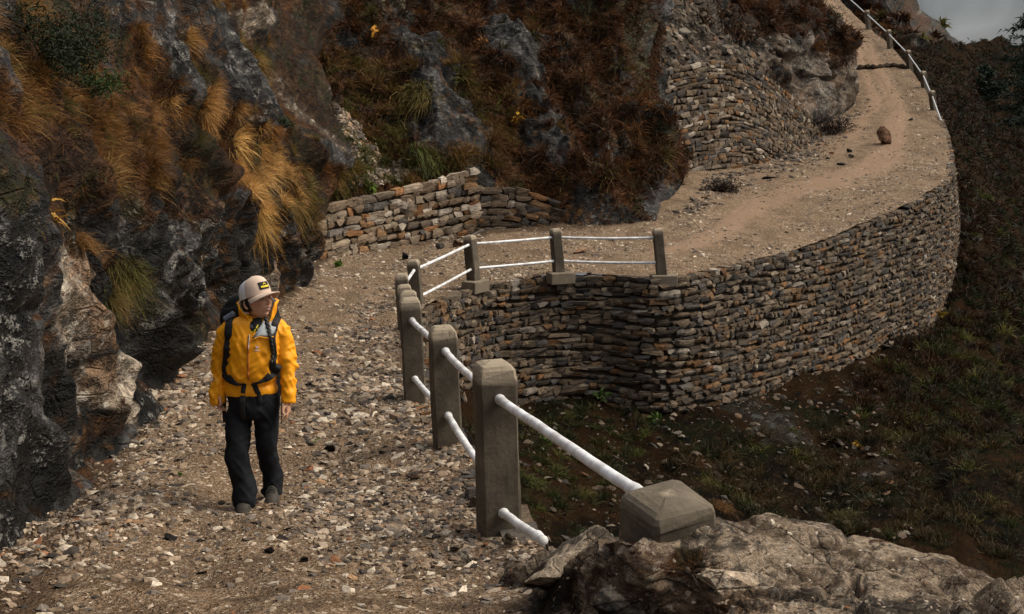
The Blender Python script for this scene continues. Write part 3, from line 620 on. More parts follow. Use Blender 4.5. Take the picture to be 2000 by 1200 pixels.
mr = Mat('loose_rock', .85, .12); rk_ = mr.n('ShaderNodeTexVoronoi', {'Vector': mr.stretch((.4, .2, .3), (1, .6, 2.2)), 'Scale': 5.}, out=0, feature='DISTANCE_TO_EDGE'); rn = mr.math('ADD', mr.math('MULTIPLY', mr.noise(30, 6, mr.stretch((.5, .2, 0), (1, 1, 2.2)), .75), .6), mr.math('MULTIPLY', mr.noise(150, 3), .4))
M_rock = mr.done(mr.mix(mr.math('MULTIPLY', mr.ramp(rk_, 0, .025, .8, 0), mr.ramp(mr.noise(4, 3), .42, .6)), mr.mix(1., mr.attr('col'), mr.mix(mr.ramp(rn, .36, .64), (.4, .39, .38), (1.65, 1.63, 1.6)), 'MULTIPLY'), (.012, .01, .008)), mr.bump(mr.math('ADD', rn, mr.math('MULTIPLY', mr.ramp(rk_, 0, .05), .3)), 1., .03))

# ---- foreground outcrop
EC = [(940,1110,6.6),(1000,1085,6.2),(1060,1075,5.9),(1180,1040,5.3),(1210,1048,4.42),(1300,1052,4.30),(1370,1015,4.45),(1320,1000,4.9),(1400,1003,4.75),(1560,1030,4.95),(1700,1047,4.9),(1850,1092,4.75),(2000,1168,4.5),(2200,1260,4.2),
  (940,1250,4.75),(1080,1200,4.85),(1200,1130,4.4),(1300,1100,4.15),(1330,1200,4.1),(1400,1090,4.2),(1500,1100,4.35),(1500,1200,3.85),(1700,1120,4.25),(1700,1200,3.75),(1900,1170,4.05),(1950,1250,3.6),(1500,1400,3.1),(1900,1400,3.0),(1100,1400,3.9),(2200,1400,3.1)]
def dispE(G, N, PX, PY):
    r = sstep(1220, 1420, PX); nb = (-.25, .3, 1)
    gap = blob(PX, PY, 1330, 1150, 40, 90)*.05-blob(PX, PY, 1200, 1120, 110, 50)*.06
    return .03*fbm(G*1.6, 4, seed=81)+creases(G, .8, .05, 82)+blocks(G, 1.3, .10, 86, (1, 1, 1.8))+blocks(G, 3.6, .035, 88, (1, 1, 2.2))+strata(G, nb, 4.5, .085, 83)*(.4+.8*r)+strata(G, nb, 15, .018, 84)-.010*np.abs(fbm(G*14, 3, .6, 85))-gap-.04*(1-r)
def maskE(G, N, PX, PY):
    v = np.maximum.reduce([blob(PX,PY,1290,1075,90,28),blob(PX,PY,1150,1130,60,15)*.5,blob(PX,PY,1800,1140,160,30)*.55,blob(PX,PY,1760,1060,70,14)*.7,blob(PX,PY,1050,1180,120,60)*.2])
    return 1+0*PX-.1*blob(PX,PY,1230,1150,180,70)-.35*blob(PX,PY,1000,1200,150,120), v*.6, 0*PX
outcrop = Patch('rock_outcrop', EC, 0, 1, [(0,0),(1,0)], [(0,1),(1,1)], 4, 4, lambda G, N, x, y: 0*x, lambda G, N, x, y: (0*x, 0*x, 0*x), (0, 0, 1)) if False else None
def outcrop_build():
    nu, nv = 420, 190; px = np.linspace(900, 2240, nu)[None]+0*np.zeros((nv, 1)); tp = np.interp(px[0], [900,1000,1040,1080,1180,1230,1300,1400,1560,1700,1850,2000,2240], [1125,1082,1072,1062,1040,1046,1026,1001,1028,1045,1090,1166,1275])
    v = np.linspace(0, 1, nv)[:, None]; py = tp[None]+(1430-tp[None])*v**1.15; D = tps(EC)(px, py); D = D*(1+.35*sstep(.035, 0, v)); G = P(px, py, D); G[..., 2] -= .5*sstep(.035, 0, v)
    N = -grid_normals(G); G = G+N*(dispE(G, N, px, py)*(.35+.65*sstep(.0, .3, v)))[..., None]; mk = np.clip(np.stack(maskE(G, N, px, py), -1), 0, 1)
    G2 = G*1.; col = np.array([.66, .62, .58])*rock_color(G2, mk[..., 0], mk[..., 1], mk[..., 2], (-.25, .3, 1), 1., 2.2, 1., .45)
    o = link('rock_outcrop', mesh_np('rock_outcrop', G, grid_faces(nv, nu)[:, ::-1], [M_rock], False, {'col': col.reshape(-1, 3)}))
    tag(o, 'broad banded tan rock ledge carrying the sunken concrete post stub', 'rock'); return px, py, G, -grid_normals(G)
EPX, EPY, EG, EN = outcrop_build()
rock('boulder', 'rough grey-brown boulder in front of the lower rail end, beside the post stub', P(1130, 1100, 5.45)-np.array([0, 0, .12]), (.26, .22, .23), 21, .75, 5, .4, .35, (.95, .92, .88), 'boulder', .1)
rock('boulder', 'dark cracked block of rock below the post stub', P(1245, 1185, 4.3)-np.array([0, 0, .08]), (.17, .12, .09), 22, .45, 5, .2, .15, (.9, .88, .86), 'boulder', .1)
rock('boulder', 'pale pink-tan block under the ledge, left of the wide slab', P(1425, 1130, 4.15)-np.array([0, 0, .1]), (.13, .12, .1), 29, 1., 5, .7, .2, (1.2, 1.15, 1.1), 'boulder', .1)

rock('boulder', 'brown-grey wedge of rock between the rough boulder and the post stub', P(1205, 1125, 4.75)-np.array([0, 0, .06]), (.15, .13, .12), 41, .8, 5, .9, .3, (.95, .9, .86), 'boulder', .1)
def on_road(px, py):
    """trail surface point under a pixel"""
    q = pix(RD); k = np.unravel_index(np.argmin((q[..., 0]-px)**2+(q[..., 1]-py)**2), q.shape[:2]); return RD[k]
QR = pix(RD)
def rd(px, py): 
    k = np.unravel_index(np.argmin((QR[..., 0]-px)**2+(QR[..., 1]-py)**2), QR.shape[:2]); return RD[k]
ROCKS = [(1731,280,30,40,22,.85,(.9,.62,.5),'upright reddish block of rock standing alone on the far trail'),
 (1660,297,13,10,12,.1,(.9,.9,.9),'dark fist-shaped rock lying left of the upright red block'),(1661,309,12,8,12,.3,(.9,.8,.75),'small brown rock touching the dark one near the upright red block'),(1640,322,20,6,15,.1,(.9,.9,.9),'flat dark slab on the far trail below the dark rocks'),
 (1502,350,26,6,14,.2,(.8,.8,.8),'flat dark slab at the foot of the tall curved wall'),(1777,236,9,5,8,.2,(.9,.8,.8),'small dark rock near the last distant fence post'),(1610,256,16,8,16,.1,(.6,.55,.5),'dark rubble lump where the curved wall ends'),
 (789,507,14,18,12,.1,(.8,.8,.85),'dark pointed rock on the trail left of the low wall foot'),(862,484,20,12,14,.1,(.8,.75,.7),'dark leaning slab in the debris behind the fence corner post'),(893,481,24,16,14,.75,(.8,.55,.4),'rusty slab in the debris behind the fence corner post'),(1135,493,34,9,20,.6,(.75,.55,.45),'flat rust-brown rock behind the lower rail of the bay'),
 (800,775,14,26,14,-.3,(.35,.32,.3),'charred black lump leaning on the third fence post'),(640,884,26,14,18,.2,(.5,.45,.4),'dark rock added in place of a dark hollow in mid trail'),(915,1100,40,24,26,.7,(.9,.88,.84),'grey-tan angular rock left of the boulder near the trail edge'),  # the dark lump in mid trail stands in for a hollow
 (998,1068,26,26,20,.7,(.85,.8,.75),'small upright rock at the foot of the nearest tall post'),(1017,1146,19,14,14,.2,(2.6,2.9,3.3),'pale blue-grey stone lying at the bottom right of the trail'),(1165,1172,30,22,22,1.,(1.4,1.35,1.3),'whitish rock in the dark soil below the boulder'),
 (880,1075,40,14,24,.9,(1.1,1.05,1.),'flat light-brown rock left of the nearest tall post'),(853,1030,20,7,14,1.,(1.9,1.85,1.8),'white flat stone on the gravel near the nearest tall post'),(800,935,30,12,20,.4,(1.6,1.6,1.6),'pale grey slab set in the gravel at mid right of the trail'),
 (535,1078,20,12,16,.1,(.55,.5,.45),'dark brown rock below the hiker\'s boots'),(588,1096,18,12,14,.4,(.6,.5,.42),'brown rounded rock below and right of the hiker'),(575,1000,14,9,12,.2,(.55,.48,.4),'dark brown rock just right of the hiker\'s boots'),(330,1055,26,12,20,.2,(.8,.8,.8),'grey flat rock among leaf litter at the cliff foot'),
 (255,1005,16,11,14,.8,(1.,.98,.95),'tan stone at the cliff foot under the overhanging slab'),(690,1010,15,8,12,.9,(1.2,1.1,1.),'light brown stone right of the hiker on the gravel'),(905,930,22,10,18,.5,(1.6,1.6,1.65),'pale slab tucked behind the nearest tall post')]
for k, (x, y, w, h, dp, tan, tint, lab) in enumerate(ROCKS):
    g = rd(x, y); s = pix(g)[2]/F; rock('loose_rock', lab, g, (w*s/2*1.1, dp*s/2*1.1, h*s/2*1.15), 500+k, tan, 3, random.uniform(-.5, .5), random.uniform(-.25, .25), tint, 'rock', .15)
wb = catmull([rd(1662,137)+np.array([0,0,.06]), rd(1690,134)+np.array([0,0,.1]), rd(1715,134)+np.array([0,0,.05]), rd(1740,131)+np.array([0,0,.1]), rd(1772,135)+np.array([0,0,.05])], 30); v, fs = tube(wb, .13+.04*np.sin(np.arange(30)*1.7), 8)
tag(link('drainage_sill', mesh_np('drainage_sill', v+RNG.normal(0, .015, v.shape), fs, [M_joint])), 'dark stone drainage sill laid across the climbing trail', 'sill')

# ================================================================ gravel
def scatter(name, pos, nrm, size, cols, seed, label, cat, mat, flat=.55, big=False):
    r = np.random.default_rng(seed); n = len(pos); V0, F0 = (ICO[0] if big else (np.array([(1,0,0),(-1,0,0),(0,1,0),(0,-1,0),(0,0,1),(0,0,-1)], float), np.array([(0,2,4),(2,1,4),(1,3,4),(3,0,4),(2,0,5),(1,2,5),(3,1,5),(0,3,5)])))
    v = V0[None]*(1+r.uniform(-.38, .38, (n, len(V0), 1)))+r.normal(0, .13, (n, len(V0), 3)); v = v*np.stack([r.uniform(.7, 1.4, n), r.uniform(.7, 1.1, n), r.uniform(.5, 1.1, n)*flat], -1)[:, None]
    a = r.uniform(0, 2*np.pi, n); X = np.stack([np.cos(a), np.sin(a), r.normal(0, .25, n)], -1); Z = unit(nrm+r.normal(0, .25, (n, 3))); X = unit(X-Z*(X*Z).sum(-1, keepdims=True)); Y = np.cross(Z, X)
    w = (v[..., 0:1]*X[:, None]+v[..., 1:2]*Y[:, None]+v[..., 2:3]*Z[:, None])*size[:, None, None]+(pos-nrm*(size*flat*.28)[:, None])[:, None]
    f = (np.arange(n)[:, None, None]*len(V0)+F0[None]).reshape(-1, 3)
    o = link(name, mesh_np(name, w, f, [mat], False, {'col': np.repeat(cols, len(V0), 0)})); return tag(o, label, cat, None, 'stuff')
PAL = np.array([(.46,.39,.31),(.33,.26,.19),(.24,.175,.12),(.17,.12,.08),(.14,.115,.095),(.09,.07,.055),(.045,.036,.03),(.24,.10,.045),(.30,.18,.10)])
def pal(r, n, p, k=1.): return PAL[r.choice(len(PAL), n, p=p)]*r.uniform(.7, 1.3, (n, 1))*k
PG = [.11,.17,.23,.19,.12,.09,.06,.01,.02]
M_gravel = tint_material('gravel', .85, .25, 0, .3, 60)
r = np.random.default_rng(31); rn_ = -np.stack([0*RD[..., 0]]*3, -1); RN = grid_normals(RD); RN = RN*np.sign(RN[..., 2:3])
ar = np.linalg.norm(np.cross(np.gradient(RD, axis=0), np.gradient(RD, axis=1)), axis=-1); dist = RD[..., 1]
inv = (QR[..., 0] > -60) & (QR[..., 0] < 2060) & (QR[..., 1] > -40) & (QR[..., 1] < 1260) & (u_ > -.06)
def road_pick(n, wgt, r):
    p = (ar*wgt*inv).ravel(); k = r.choice(len(p), n, p=p/p.sum()); i, j = np.unravel_index(k, RD.shape[:2]); i = np.clip(i, 1, NVR-2); j = np.clip(j, 1, NUR-2)
    a, b = r.uniform(-.5, .5, (2, n, 1)); g = RD[i, j]+a*(RD[i+1, j]-RD[i-1, j])*.5+b*(RD[i, j+1]-RD[i, j-1])*.5; return g, RN[i, j], i, j
lane = np.exp(-((u_-.42)/.14)**2)*(1-.35*sstep(6, 9, seg))+.9*trk*farr; patchy = np.clip(.55+.9*fbm(RD*np.array([.8, .8, 0]), 3, seed=91), .08, 1.6)
wq = patchy*(1-.72*np.clip(lane, 0, 1))
for (n, dpow, s0, s1, big, nm, sd) in [(30000, -1.9, .0035, .017, False, 'trail_gravel', 1), (8500, -1.5, .012, .044, True, 'trail_stones', 2), (9000, -.7, .012, .075, True, 'far_trail_stones', 3)]:
    wd = wq*np.maximum(dist, 5)**dpow*(.45+.55*sstep(1.8, 3.2, seg))*((dist > 22) if sd == 3 else 1)
    g, nn, i, j = road_pick(n, wd, r); t = r.random(n)**2.3; size = s0+(s1-s0)*t
    if sd == 1: size = size*np.clip(dist[i, j]/11, .8, 2.2)
    scatter(nm, g, nn, size, pal(r, n, PG), 40+sd, {'trail_gravel': 'fine mixed gravel covering the trail', 'trail_stones': 'loose pale and brown stones strewn over the trail', 'far_trail_stones': 'loose stones strewn over the far bend of the trail'}[nm], 'gravel', M_gravel, .6, big)
wd = (sstep(.48, .62, u_)*(1-.3*sstep(.9, 1, u_))*sstep(1.6, 2.4, seg)*(1-sstep(6.5, 9, seg))+.8*sstep(.24, .08, u_)*sstep(1.0, 2., seg)*(1-sstep(5, 8, seg))+.10)*(.3+patchy)*(seg < 11)*np.maximum(dist, 5)**-1.2
g, nn, i, j = road_pick(9500, wd, r); size = (.011+.045*r.random(9500)**3.0)*np.clip(dist[i, j]/9, .8, 1.3)
scatter('coarse_stones', g+nn*.006, nn, size, pal(r, 9500, [.12,.15,.19,.17,.14,.12,.08,.01,.02], .9), 48, 'coarse broken stones piled along both sides of the near trail', 'gravel', M_gravel, .62, True)
wd = sstep(.30, .05, u_)*sstep(13.6, 14.6, seg)*(1-sstep(19, 20.5, seg))*(.3+patchy); g, nn, i, j = road_pick(1700, wd, r)
scatter('wall_foot_rubble', g, nn, .03+.13*r.random(1700)**3, pal(r, 1700, [.02,.05,.15,.22,.2,.2,.13,.01,.02], .7), 49, 'dark rubble fallen along the foot of the tall curved wall', 'rubble', M_gravel, .7, True)
def patch_scatter(name, pt, n, wfn, s0, s1, label, cat, seed, k=1., p=PG, pw=2.2, sink=.3):
    r = np.random.default_rng(seed); ar2 = np.linalg.norm(np.cross(np.gradient(pt.G, axis=0), np.gradient(pt.G, axis=1)), axis=-1); w = ar2*wfn(pt); q = r.choice(w.size, n, p=w.ravel()/w.sum())
    i, j = np.unravel_index(q, w.shape); t = r.random(n)**pw; size = s0+(s1-s0)*t; g = pt.G[i, j]+r.normal(0, .03, (n, 3))
    scatter(name, g, pt.N[i, j], size, pal(r, n, p, k), seed, label, cat, M_gravel, .6, True)
PD = [.05,.1,.2,.2,.2,.12,.05,.03,.05]
inframe = lambda pt: (pt.PX > -30) & (pt.PX < 2030) & (pt.PY > -30) & (pt.PY < 1230)
patch_scatter('gully_scree', hillM, 2600, lambda q: q.mk[..., 2]*inframe(q)+1e-9, .015, .11, 'pale scree in the gully above the low wall', 'scree', 51, .9, PD)
patch_scatter('slope_scree', hillN, 1700, lambda q: q.mk[..., 2]*inframe(q)+1e-9, .05, .22, 'brown rubble on the slope above the tall curved wall', 'scree', 52, .4, PD)
patch_scatter('ravine_stones', hillR, 4200, lambda q: (.25+q.mk[..., 2])*inframe(q)*(q.PX < 1800)*(q.G[..., 1] < 45)+1e-9, .012, .10, 'small stones scattered over the shade-toned soil of the ravine', 'scree', 53, .38, PD, 3.)

# ================================================================ grass
def blades(root, d, L, w, g, col, tipcol, r, segs=3, down=None):
    """ribbons that arch over under their own weight; root (n,3), d (n,3) start direction"""
    n = len(root); t = np.linspace(0, 1, segs+1)[None, :, None]; dn = np.array([0, 0, -1.]) if down is None else down[:, None]
    c = root[:, None]+d[:, None]*L[:, None, None]*t+dn*(g*L)[:, None, None]*t**2
    side = unit(np.cross(d, r.normal(size=(n, 3)))); wd = w[:, None, None]*(1-t*.75); a = c-side[:, None]*wd; b = c+side[:, None]*wd
    v = np.concatenate([np.stack([a[:, :-1], b[:, :-1]], 2).reshape(n, -1, 3), c[:, -1:]], 1); m = v.shape[1]; base = np.arange(n)[:, None, None]*m
    q = np.array([(2*k, 2*k+1, 2*k+3, 2*k+2) for k in range(segs-1)]); tr = np.array([(2*segs-2, 2*segs-1, 2*segs)])
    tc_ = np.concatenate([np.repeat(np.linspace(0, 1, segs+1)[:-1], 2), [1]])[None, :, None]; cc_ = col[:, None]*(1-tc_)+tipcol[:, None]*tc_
    return v.reshape(-1, 3), [(base+q[None]).reshape(-1, 4), (base+tr[None]).reshape(-1, 3)], cc_.reshape(-1, 3)
GOLD = np.array([(.42,.225,.065),(.48,.28,.10),(.33,.155,.04),(.25,.105,.028)]); GREEN = np.array([(.085,.095,.02),(.12,.115,.028),(.05,.06,.014)]); RUST = np.array([(.095,.036,.012),(.07,.027,.009),(.125,.055,.018),(.045,.02,.008)]); DARKG = np.array([(.018,.024,.007),(.028,.032,.009),(.035,.028,.01)])
def tuft_blades(P0, N0, rad, L, cnt, cols, r, w=.006, g=(.2, .75), upr=.8, spread=.6):
    """all blades of many tufts at once; P0,N0 (k,3), rad,L (k,), cols (k,3)"""
    k = len(P0); idx = np.repeat(np.arange(k), cnt); n = len(idx)
    off = r.normal(0, .34, (n, 3))*rad[idx][:, None]; off -= N0[idx]*(off*N0[idx]).sum(-1, keepdims=True)
    d = unit(N0[idx]*.75+np.array([0, 0, upr])+r.normal(0, spread, (n, 3))+off/np.maximum(rad[idx][:, None], .01)*.75)
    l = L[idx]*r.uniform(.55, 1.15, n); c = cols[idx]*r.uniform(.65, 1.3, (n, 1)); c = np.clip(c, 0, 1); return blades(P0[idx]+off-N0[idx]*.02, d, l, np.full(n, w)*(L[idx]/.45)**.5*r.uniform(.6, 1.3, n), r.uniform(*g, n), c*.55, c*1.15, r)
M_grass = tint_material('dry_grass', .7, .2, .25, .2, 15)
def poly_points(n, poly, r):
    q = np.array(poly, float); lo, hi = q.min(0), q.max(0); out = []
    while len(out) < n:
        c = r.uniform(lo, hi, (n*3, 2)); out += c[in_poly(c[:, 0], c[:, 1], poly)].tolist()
    return np.array(out[:n])
JG = Join(); r = np.random.default_rng(77)
def grass_zone(pt, poly, n, L, colset, gm, cnt=90, w=.006, rad=.5, tones=1., **kw):
    q = poly_points(n, poly, r); g, nn, (i, j) = pt.pick(q[:, 0], q[:, 1]); keep = pt.mk[i, j, 1] > .22 if kw.pop('veg', True) else np.ones(n, bool)
    g, nn = g[keep], nn[keep]; k = len(g); Ls = r.uniform(*L, k); base = colset[r.choice(len(colset), k)]; gr = GREEN[r.choice(3, k)]; f = (r.random(k) < gm)[:, None]*r.uniform(.4, 1, (k, 1)); c = (base*(1-f)+gr*f)*tones*r.uniform(.6, 1.35, (k, 1))
    v, fs, co = tuft_blades(g, nn, Ls*rad, Ls, cnt, c, r, w, **kw); JG.add(v, fs, co)
grass_zone(hillL, [(330,60),(420,130),(520,290),(600,330),(590,430),(480,475),(440,410),(420,300),(330,200)], 100, (.21,.40), GOLD*1.1, .12, 150, .005, rad=.42)
grass_zone(hillL, [(430,250),(560,300),(560,400),(470,440),(430,350)], 34, (.25,.42), GOLD[:2]*1.5, .05, 150, .005, rad=.42)
grass_zone(hillL, [(60,60),(330,70),(420,200),(430,330),(330,340),(200,330),(60,230)], 150, (.13,.26), np.array([(.25,.12,.038),(.19,.082,.026),(.32,.165,.055)]), .14, 120, .0035, rad=.42)
grass_zone(hillL, [(200,-20),(330,-20),(390,110),(300,150),(230,60)], 50, (.2,.34), GOLD*.85, .12, 120, .005, rad=.42)
grass_zone(hillL, [(-40,-20),(60,-20),(70,230),(-40,260)], 50, (.15,.3), GOLD*.6, .1, 110, .0035, rad=.42)
grass_zone(hillL, [(330,-20),(480,0),(540,160),(640,330),(600,350),(520,250),(400,80)], 64, (.2,.34), GOLD*.75, .35, 110, .006, rad=.42)
grass_zone(hillL, [(560,330),(690,300),(680,400),(600,450),(560,400)], 80, (.25,.42), GOLD*.7, .55, 80, .006)
grass_zone(hillL, [(150,220),(330,260),(350,380),(190,360)], 40, (.2,.34), GOLD*.65, .1, 110, .0035, veg=False, rad=.42)
grass_zone(hillM, [(600,90),(760,120),(1000,180),(1000,330),(800,340),(640,250)], 200, (.35,.65), np.array([(.13,.07,.022),(.17,.10,.03),(.09,.045,.015)]), .35, 70, .010)
grass_zone(hillM, [(560,-20),(1280,-20),(1340,280),(1330,400),(1000,350),(900,150),(700,60)], 420, (.3,.6), RUST*1.1, .08, 55, .011, spread=.7)
grass_zone(hillM, [(620,260),(700,280),(870,330),(840,350),(640,380)], 60, (.25,.42), GREEN*.9, .5, 70, .009, veg=False)
grass_zone(hillN, [(1380,-20),(1580,-20),(1650,110),(1600,110),(1480,60)], 150, (.4,.75), RUST*.9, .15, 50, .016, spread=.7)
grass_zone(hillR, [(1020,800),(1200,760),(1300,800),(1180,960),(1020,1000)], 110, (.2,.36), GREEN*.38, .3, 70, .007, veg=False)  # ravine grass colours dimmed along with the slope, standing in for shade
grass_zone(hillR, [(1300,880),(1700,820),(1900,700),(2000,900),(2000,1120),(1500,1010)], 260, (.25,.5), np.array([(.045,.034,.012),(.065,.040,.014),(.024,.024,.009)]), .08, 60, .009, veg=False)
grass_zone(hillR, [(1640,800),(1840,600),(1900,300),(2010,200),(2010,900),(1800,900)], 520, (.25,.6), np.concatenate([DARKG*.8, RUST*.4]), .15, 50, .014, veg=False)
grass_zone(hillK, [(1640,-20),(1840,-20),(1900,90),(1900,200),(1720,200)], 380, (.7,1.5), RUST*.8, .1, 40, .05, spread=.7, veg=False)
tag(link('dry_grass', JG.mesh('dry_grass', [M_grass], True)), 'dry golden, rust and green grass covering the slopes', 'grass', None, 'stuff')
# low rust-coloured undergrowth
JU = Join(); r = np.random.default_rng(78)
def under_zone(pt, n, wfn, L, cols, cnt, w, seed):
    ar2 = np.linalg.norm(np.cross(np.gradient(pt.G, axis=0), np.gradient(pt.G, axis=1)), axis=-1); wg = ar2*wfn(pt)*inframe(pt); q = r.choice(wg.size, n, p=wg.ravel()/wg.sum()); i, j = np.unravel_index(q, wg.shape)
    Ls = r.uniform(*L, n); v, fs, co = tuft_blades(pt.G[i, j], pt.N[i, j], Ls*.9, Ls, cnt, cols[r.choice(len(cols), n)], r, w, (.0, .5), .3, .9); JU.add(v, fs, co)
under_zone(hillM, 4600, lambda p: (p.mk[..., 1] > .35)+.02, (.12,.26), np.concatenate([RUST, RUST[:2], DARKG[:1]]), 16, .020, 1)
under_zone(hillL, 1500, lambda p: (p.mk[..., 1] > .3)*(p.PY < 650), (.06,.15), np.concatenate([RUST, RUST[:1], GREEN[:1]*.6]), 16, .009, 2)
under_zone(hillR, 2300, lambda p: (p.mk[..., 1] > .2)*(p.G[..., 1] < 60), (.08,.22), np.concatenate([DARKG, DARKG, RUST[1:2], GREEN[2:]*.6]), 14, .014, 3)
under_zone(hillR, 2400, lambda p: (p.G[..., 1] > 36)*1., (.2,.55), np.concatenate([DARKG*.7, RUST*.4]), 16, .035, 4)
under_zone(hillN, 700, lambda p: (p.mk[..., 1] > .3)*1., (.15,.35), RUST*.8, 16, .03, 5)
M_leaf = tint_material('small_leaves', .7, .2, .15, .25, 20)
tag(link('undergrowth', JU.mesh('undergrowth', [M_leaf], True)), 'low rust-brown and dark green undergrowth on the hillsides', 'undergrowth', None, 'stuff')
# reddish moss and litter along the cliff foot and on the foreground ledge
JM = Join(); r = np.random.default_rng(79)
g, nn, i, j = road_pick(2200, sstep(.20, .0, u_)*(seg < 9)*np.maximum(dist, 5)**-1.2, r); Ls = r.uniform(.03, .08, 2200); v, fs, co = tuft_blades(g, nn, Ls*1.5, Ls, 14, RUST[r.choice(4, 2200)]*.9, r, .004, (.1, .6), .2, 1.); JM.add(v, fs, co)
for (cx, cy, sx, sy, n) in [(1290,1072,95,16,170),(1150,1130,60,20,70),(1760,1058,60,8,50),(1850,1130,110,22,120),(1600,1040,140,8,40)]:
    qx, qy = r.normal(cx, sx*.5, n), r.normal(cy, sy*.5, n); c_ = np.clip(((qx-900)/1340*419).round().astype(int), 0, 419); r_ = np.argmin(np.abs(EPY[:, c_]-qy[None]), 0); Ls = r.uniform(.02, .05, n); v, fs, co = tuft_blades(EG[r_, c_], EN[r_, c_], Ls*1.4, Ls, 12, np.array([(.10,.028,.012),(.07,.02,.01),(.14,.06,.02)])[r.choice(3, n)], r, .003, (.0, .4), .5, .8); JM.add(v, fs, co)
tag(link('moss_and_litter', JM.mesh('moss_and_litter', [M_leaf], True)), 'reddish moss and dead litter along the cliff foot and on the ledge', 'moss', None, 'stuff')
k = 2600; ec = r.integers(0, 420, k); er = r.integers(10, 150, k); sel = (fbm(EG[er, ec]*2.2, 3, seed=95) > .0) | (r.random(k) < .25)
scatter('ledge_grit', EG[er, ec][sel], EN[er, ec][sel], r.uniform(.003, .011, k)[sel], pal(r, k, PG, .8)[sel], 96, 'grit and small stones lying on the banded ledge', 'gravel', M_gravel, .6, True)

# ---- tussocks that stand out one by one
def tussock(px, py, pt, L, col, cnt, label, w=.005, green=0.):
    r = np.random.default_rng(int(px*7+py)); g, n, _ = pt.pick(px, py); c = np.array(col, float)[None].repeat(9, 0)*r.uniform(.8, 1.2, (9, 1)); c[:3] = c[:3]*(1-green)+GREEN[0]*green
    off = r.normal(0, .22*L, (9, 3)); off -= n*(off*n).sum(-1, keepdims=True); v, fs, co = tuft_blades(g+off, n.repeat(9, 0), np.full(9, L*.35), np.full(9, L), cnt//9, c, r, w, (.6, 1.15), .75, .42)
    b = g[0]; me = mesh_np('grass_tussock', v-b, fs, [M_grass], True, {'col': co}); tag(link('grass_tussock', me, None, Matrix.Translation(b)), label, 'grass tussock', 'tussocks that stand out on the slopes')
tussock(478,432,hillL,.46,(.46,.26,.07),700,'big golden tussock hanging over the bare rock straight above the hiker\'s cap',.0055,.3)
tussock(492,372,hillL,.44,(.52,.31,.11),600,'pale golden tussock just above the one over the hiker\'s cap')
tussock(195,470,hillL,.30,(.24,.12,.04),520,'drooping brown tussock on top of the tan rock face',.0035,.2)
tussock(262,545,hillL,.34,(.13,.10,.025),700,'green-brown tussock in the cleft right of the tan rock face',.0035,.9)
tussock(240,590,hillL,.26,(.16,.10,.03),420,'small green-yellow tussock below the cleft beside the tan rock',.0035,.7)
tussock(575,405,hillL,.5,(.22,.13,.04),500,'greenish tussock at the left end of the pale low wall',.006,.6)
tussock(508,122,hillL,.5,(.27,.17,.05),420,'yellow-green round tussock below the bare tan rock at the gully head',.007,.7)
tussock(806,345,hillM,.4,(.22,.10,.03),360,'round orange-brown tussock on top of the pale low wall',.008)
tussock(835,318,hillM,.7,(.07,.085,.02),420,'dark green drooping tussock behind the pale low wall',.01,.8)
tussock(812,215,hillM,.8,(.15,.105,.03),480,'arching yellow-green tussock in the middle of the dark hillside',.011,.6)
tussock(762,245,hillM,.5,(.13,.09,.025),320,'squat olive tussock left of the arching one at the gully edge',.009,.5)
tussock(1410,985,hillR,.34,(.15,.075,.025),420,'rust-brown tussock right behind the post stub',.005)
tussock(1145,945,hillR,.3,(.12,.08,.025),380,'brown tussock under the long white rail in the ravine',.005,.3)
tussock(1040,930,hillR,.36,(.07,.075,.018),420,'green tussock beside the nearest tall post in the ravine',.006,.8)
tussock(1390,930,hillR,.36,(.10,.08,.022),420,'olive tussock above the post stub on the ravine soil',.007,.6)
tussock(1650,1010,hillR,.45,(.07,.06,.018),420,'dark olive tussock beyond the ledge in the ravine shade',.007,.5)
def fan_plant(px, py, pt, n, L, w, col, label, name='leafy_plant', cat='plant', base=None, group=None):
    """small broad-leaved plant"""
    r = np.random.default_rng(int(px*3+py)); g = base if base is not None else pt.pick(px, py)[0][0]; N = np.array([0, 0, 1.]) if pt is None else pt.pick(px, py)[1][0]
    d = unit(N+r.normal(0, .75, (n, 3))); v, fs, co = blades(np.zeros((n, 3))+r.normal(0, L*.25, (n, 3)), d, r.uniform(.6, 1.1, n)*L, np.full(n, w), np.full(n, .5), np.array(col)[None]*r.uniform(.6, 1.1, (n, 1)), np.array(col)[None]*r.uniform(.8, 1.4, (n, 1)), r)
    tag(link(name, mesh_np(name, v, fs, [M_leaf], True, {'col': co}), None, Matrix.Translation(Vector(g)+Vector(N)*L*.2)), label, cat, group)
fan_plant(737,75,hillM,7,.26,.07,(.55,.26,.03),'single large yellow-orange leaf plant high on the dark hillside')
fan_plant(1008,240,hillM,14,.22,.06,(.55,.30,.03),'yellow-leaved sprig right of centre on the dark hillside')
fan_plant(976,194,hillM,6,.22,.07,(.30,.36,.04),'lone yellow-green leaf on the dark hillside')
fan_plant(942,85,hillM,5,.16,.05,(.5,.2,.03),'tiny orange leaf near the top of the dark hillside')
fan_plant(1838,615,hillR,9,.34,.10,(.30,.20,.03),'small yellow-leaved plant at the right end of the retaining wall foot')
fan_plant(1672,882,hillR,8,.16,.04,(.25,.15,.02),'yellow sprig on the shade-toned ravine soil')
fan_plant(1470,1042,None,5,.05,.018,(.12,.15,.02),'curled green leaf at the edge of the banded ledge',base=P(1467,1046,4.98))
fan_plant(212,580,hillL,6,.12,.02,(.45,.26,.03),'yellow dead leaf below the tan rock face')
fan_plant(128,415,hillL,9,.16,.010,(.5,.28,.06),'orange dry blades on the dark cliff left of the tan rock')
fan_plant(720,368,hillM,26,.2,.04,(.10,.16,.02),'bright green leafy plant above the pale low wall')
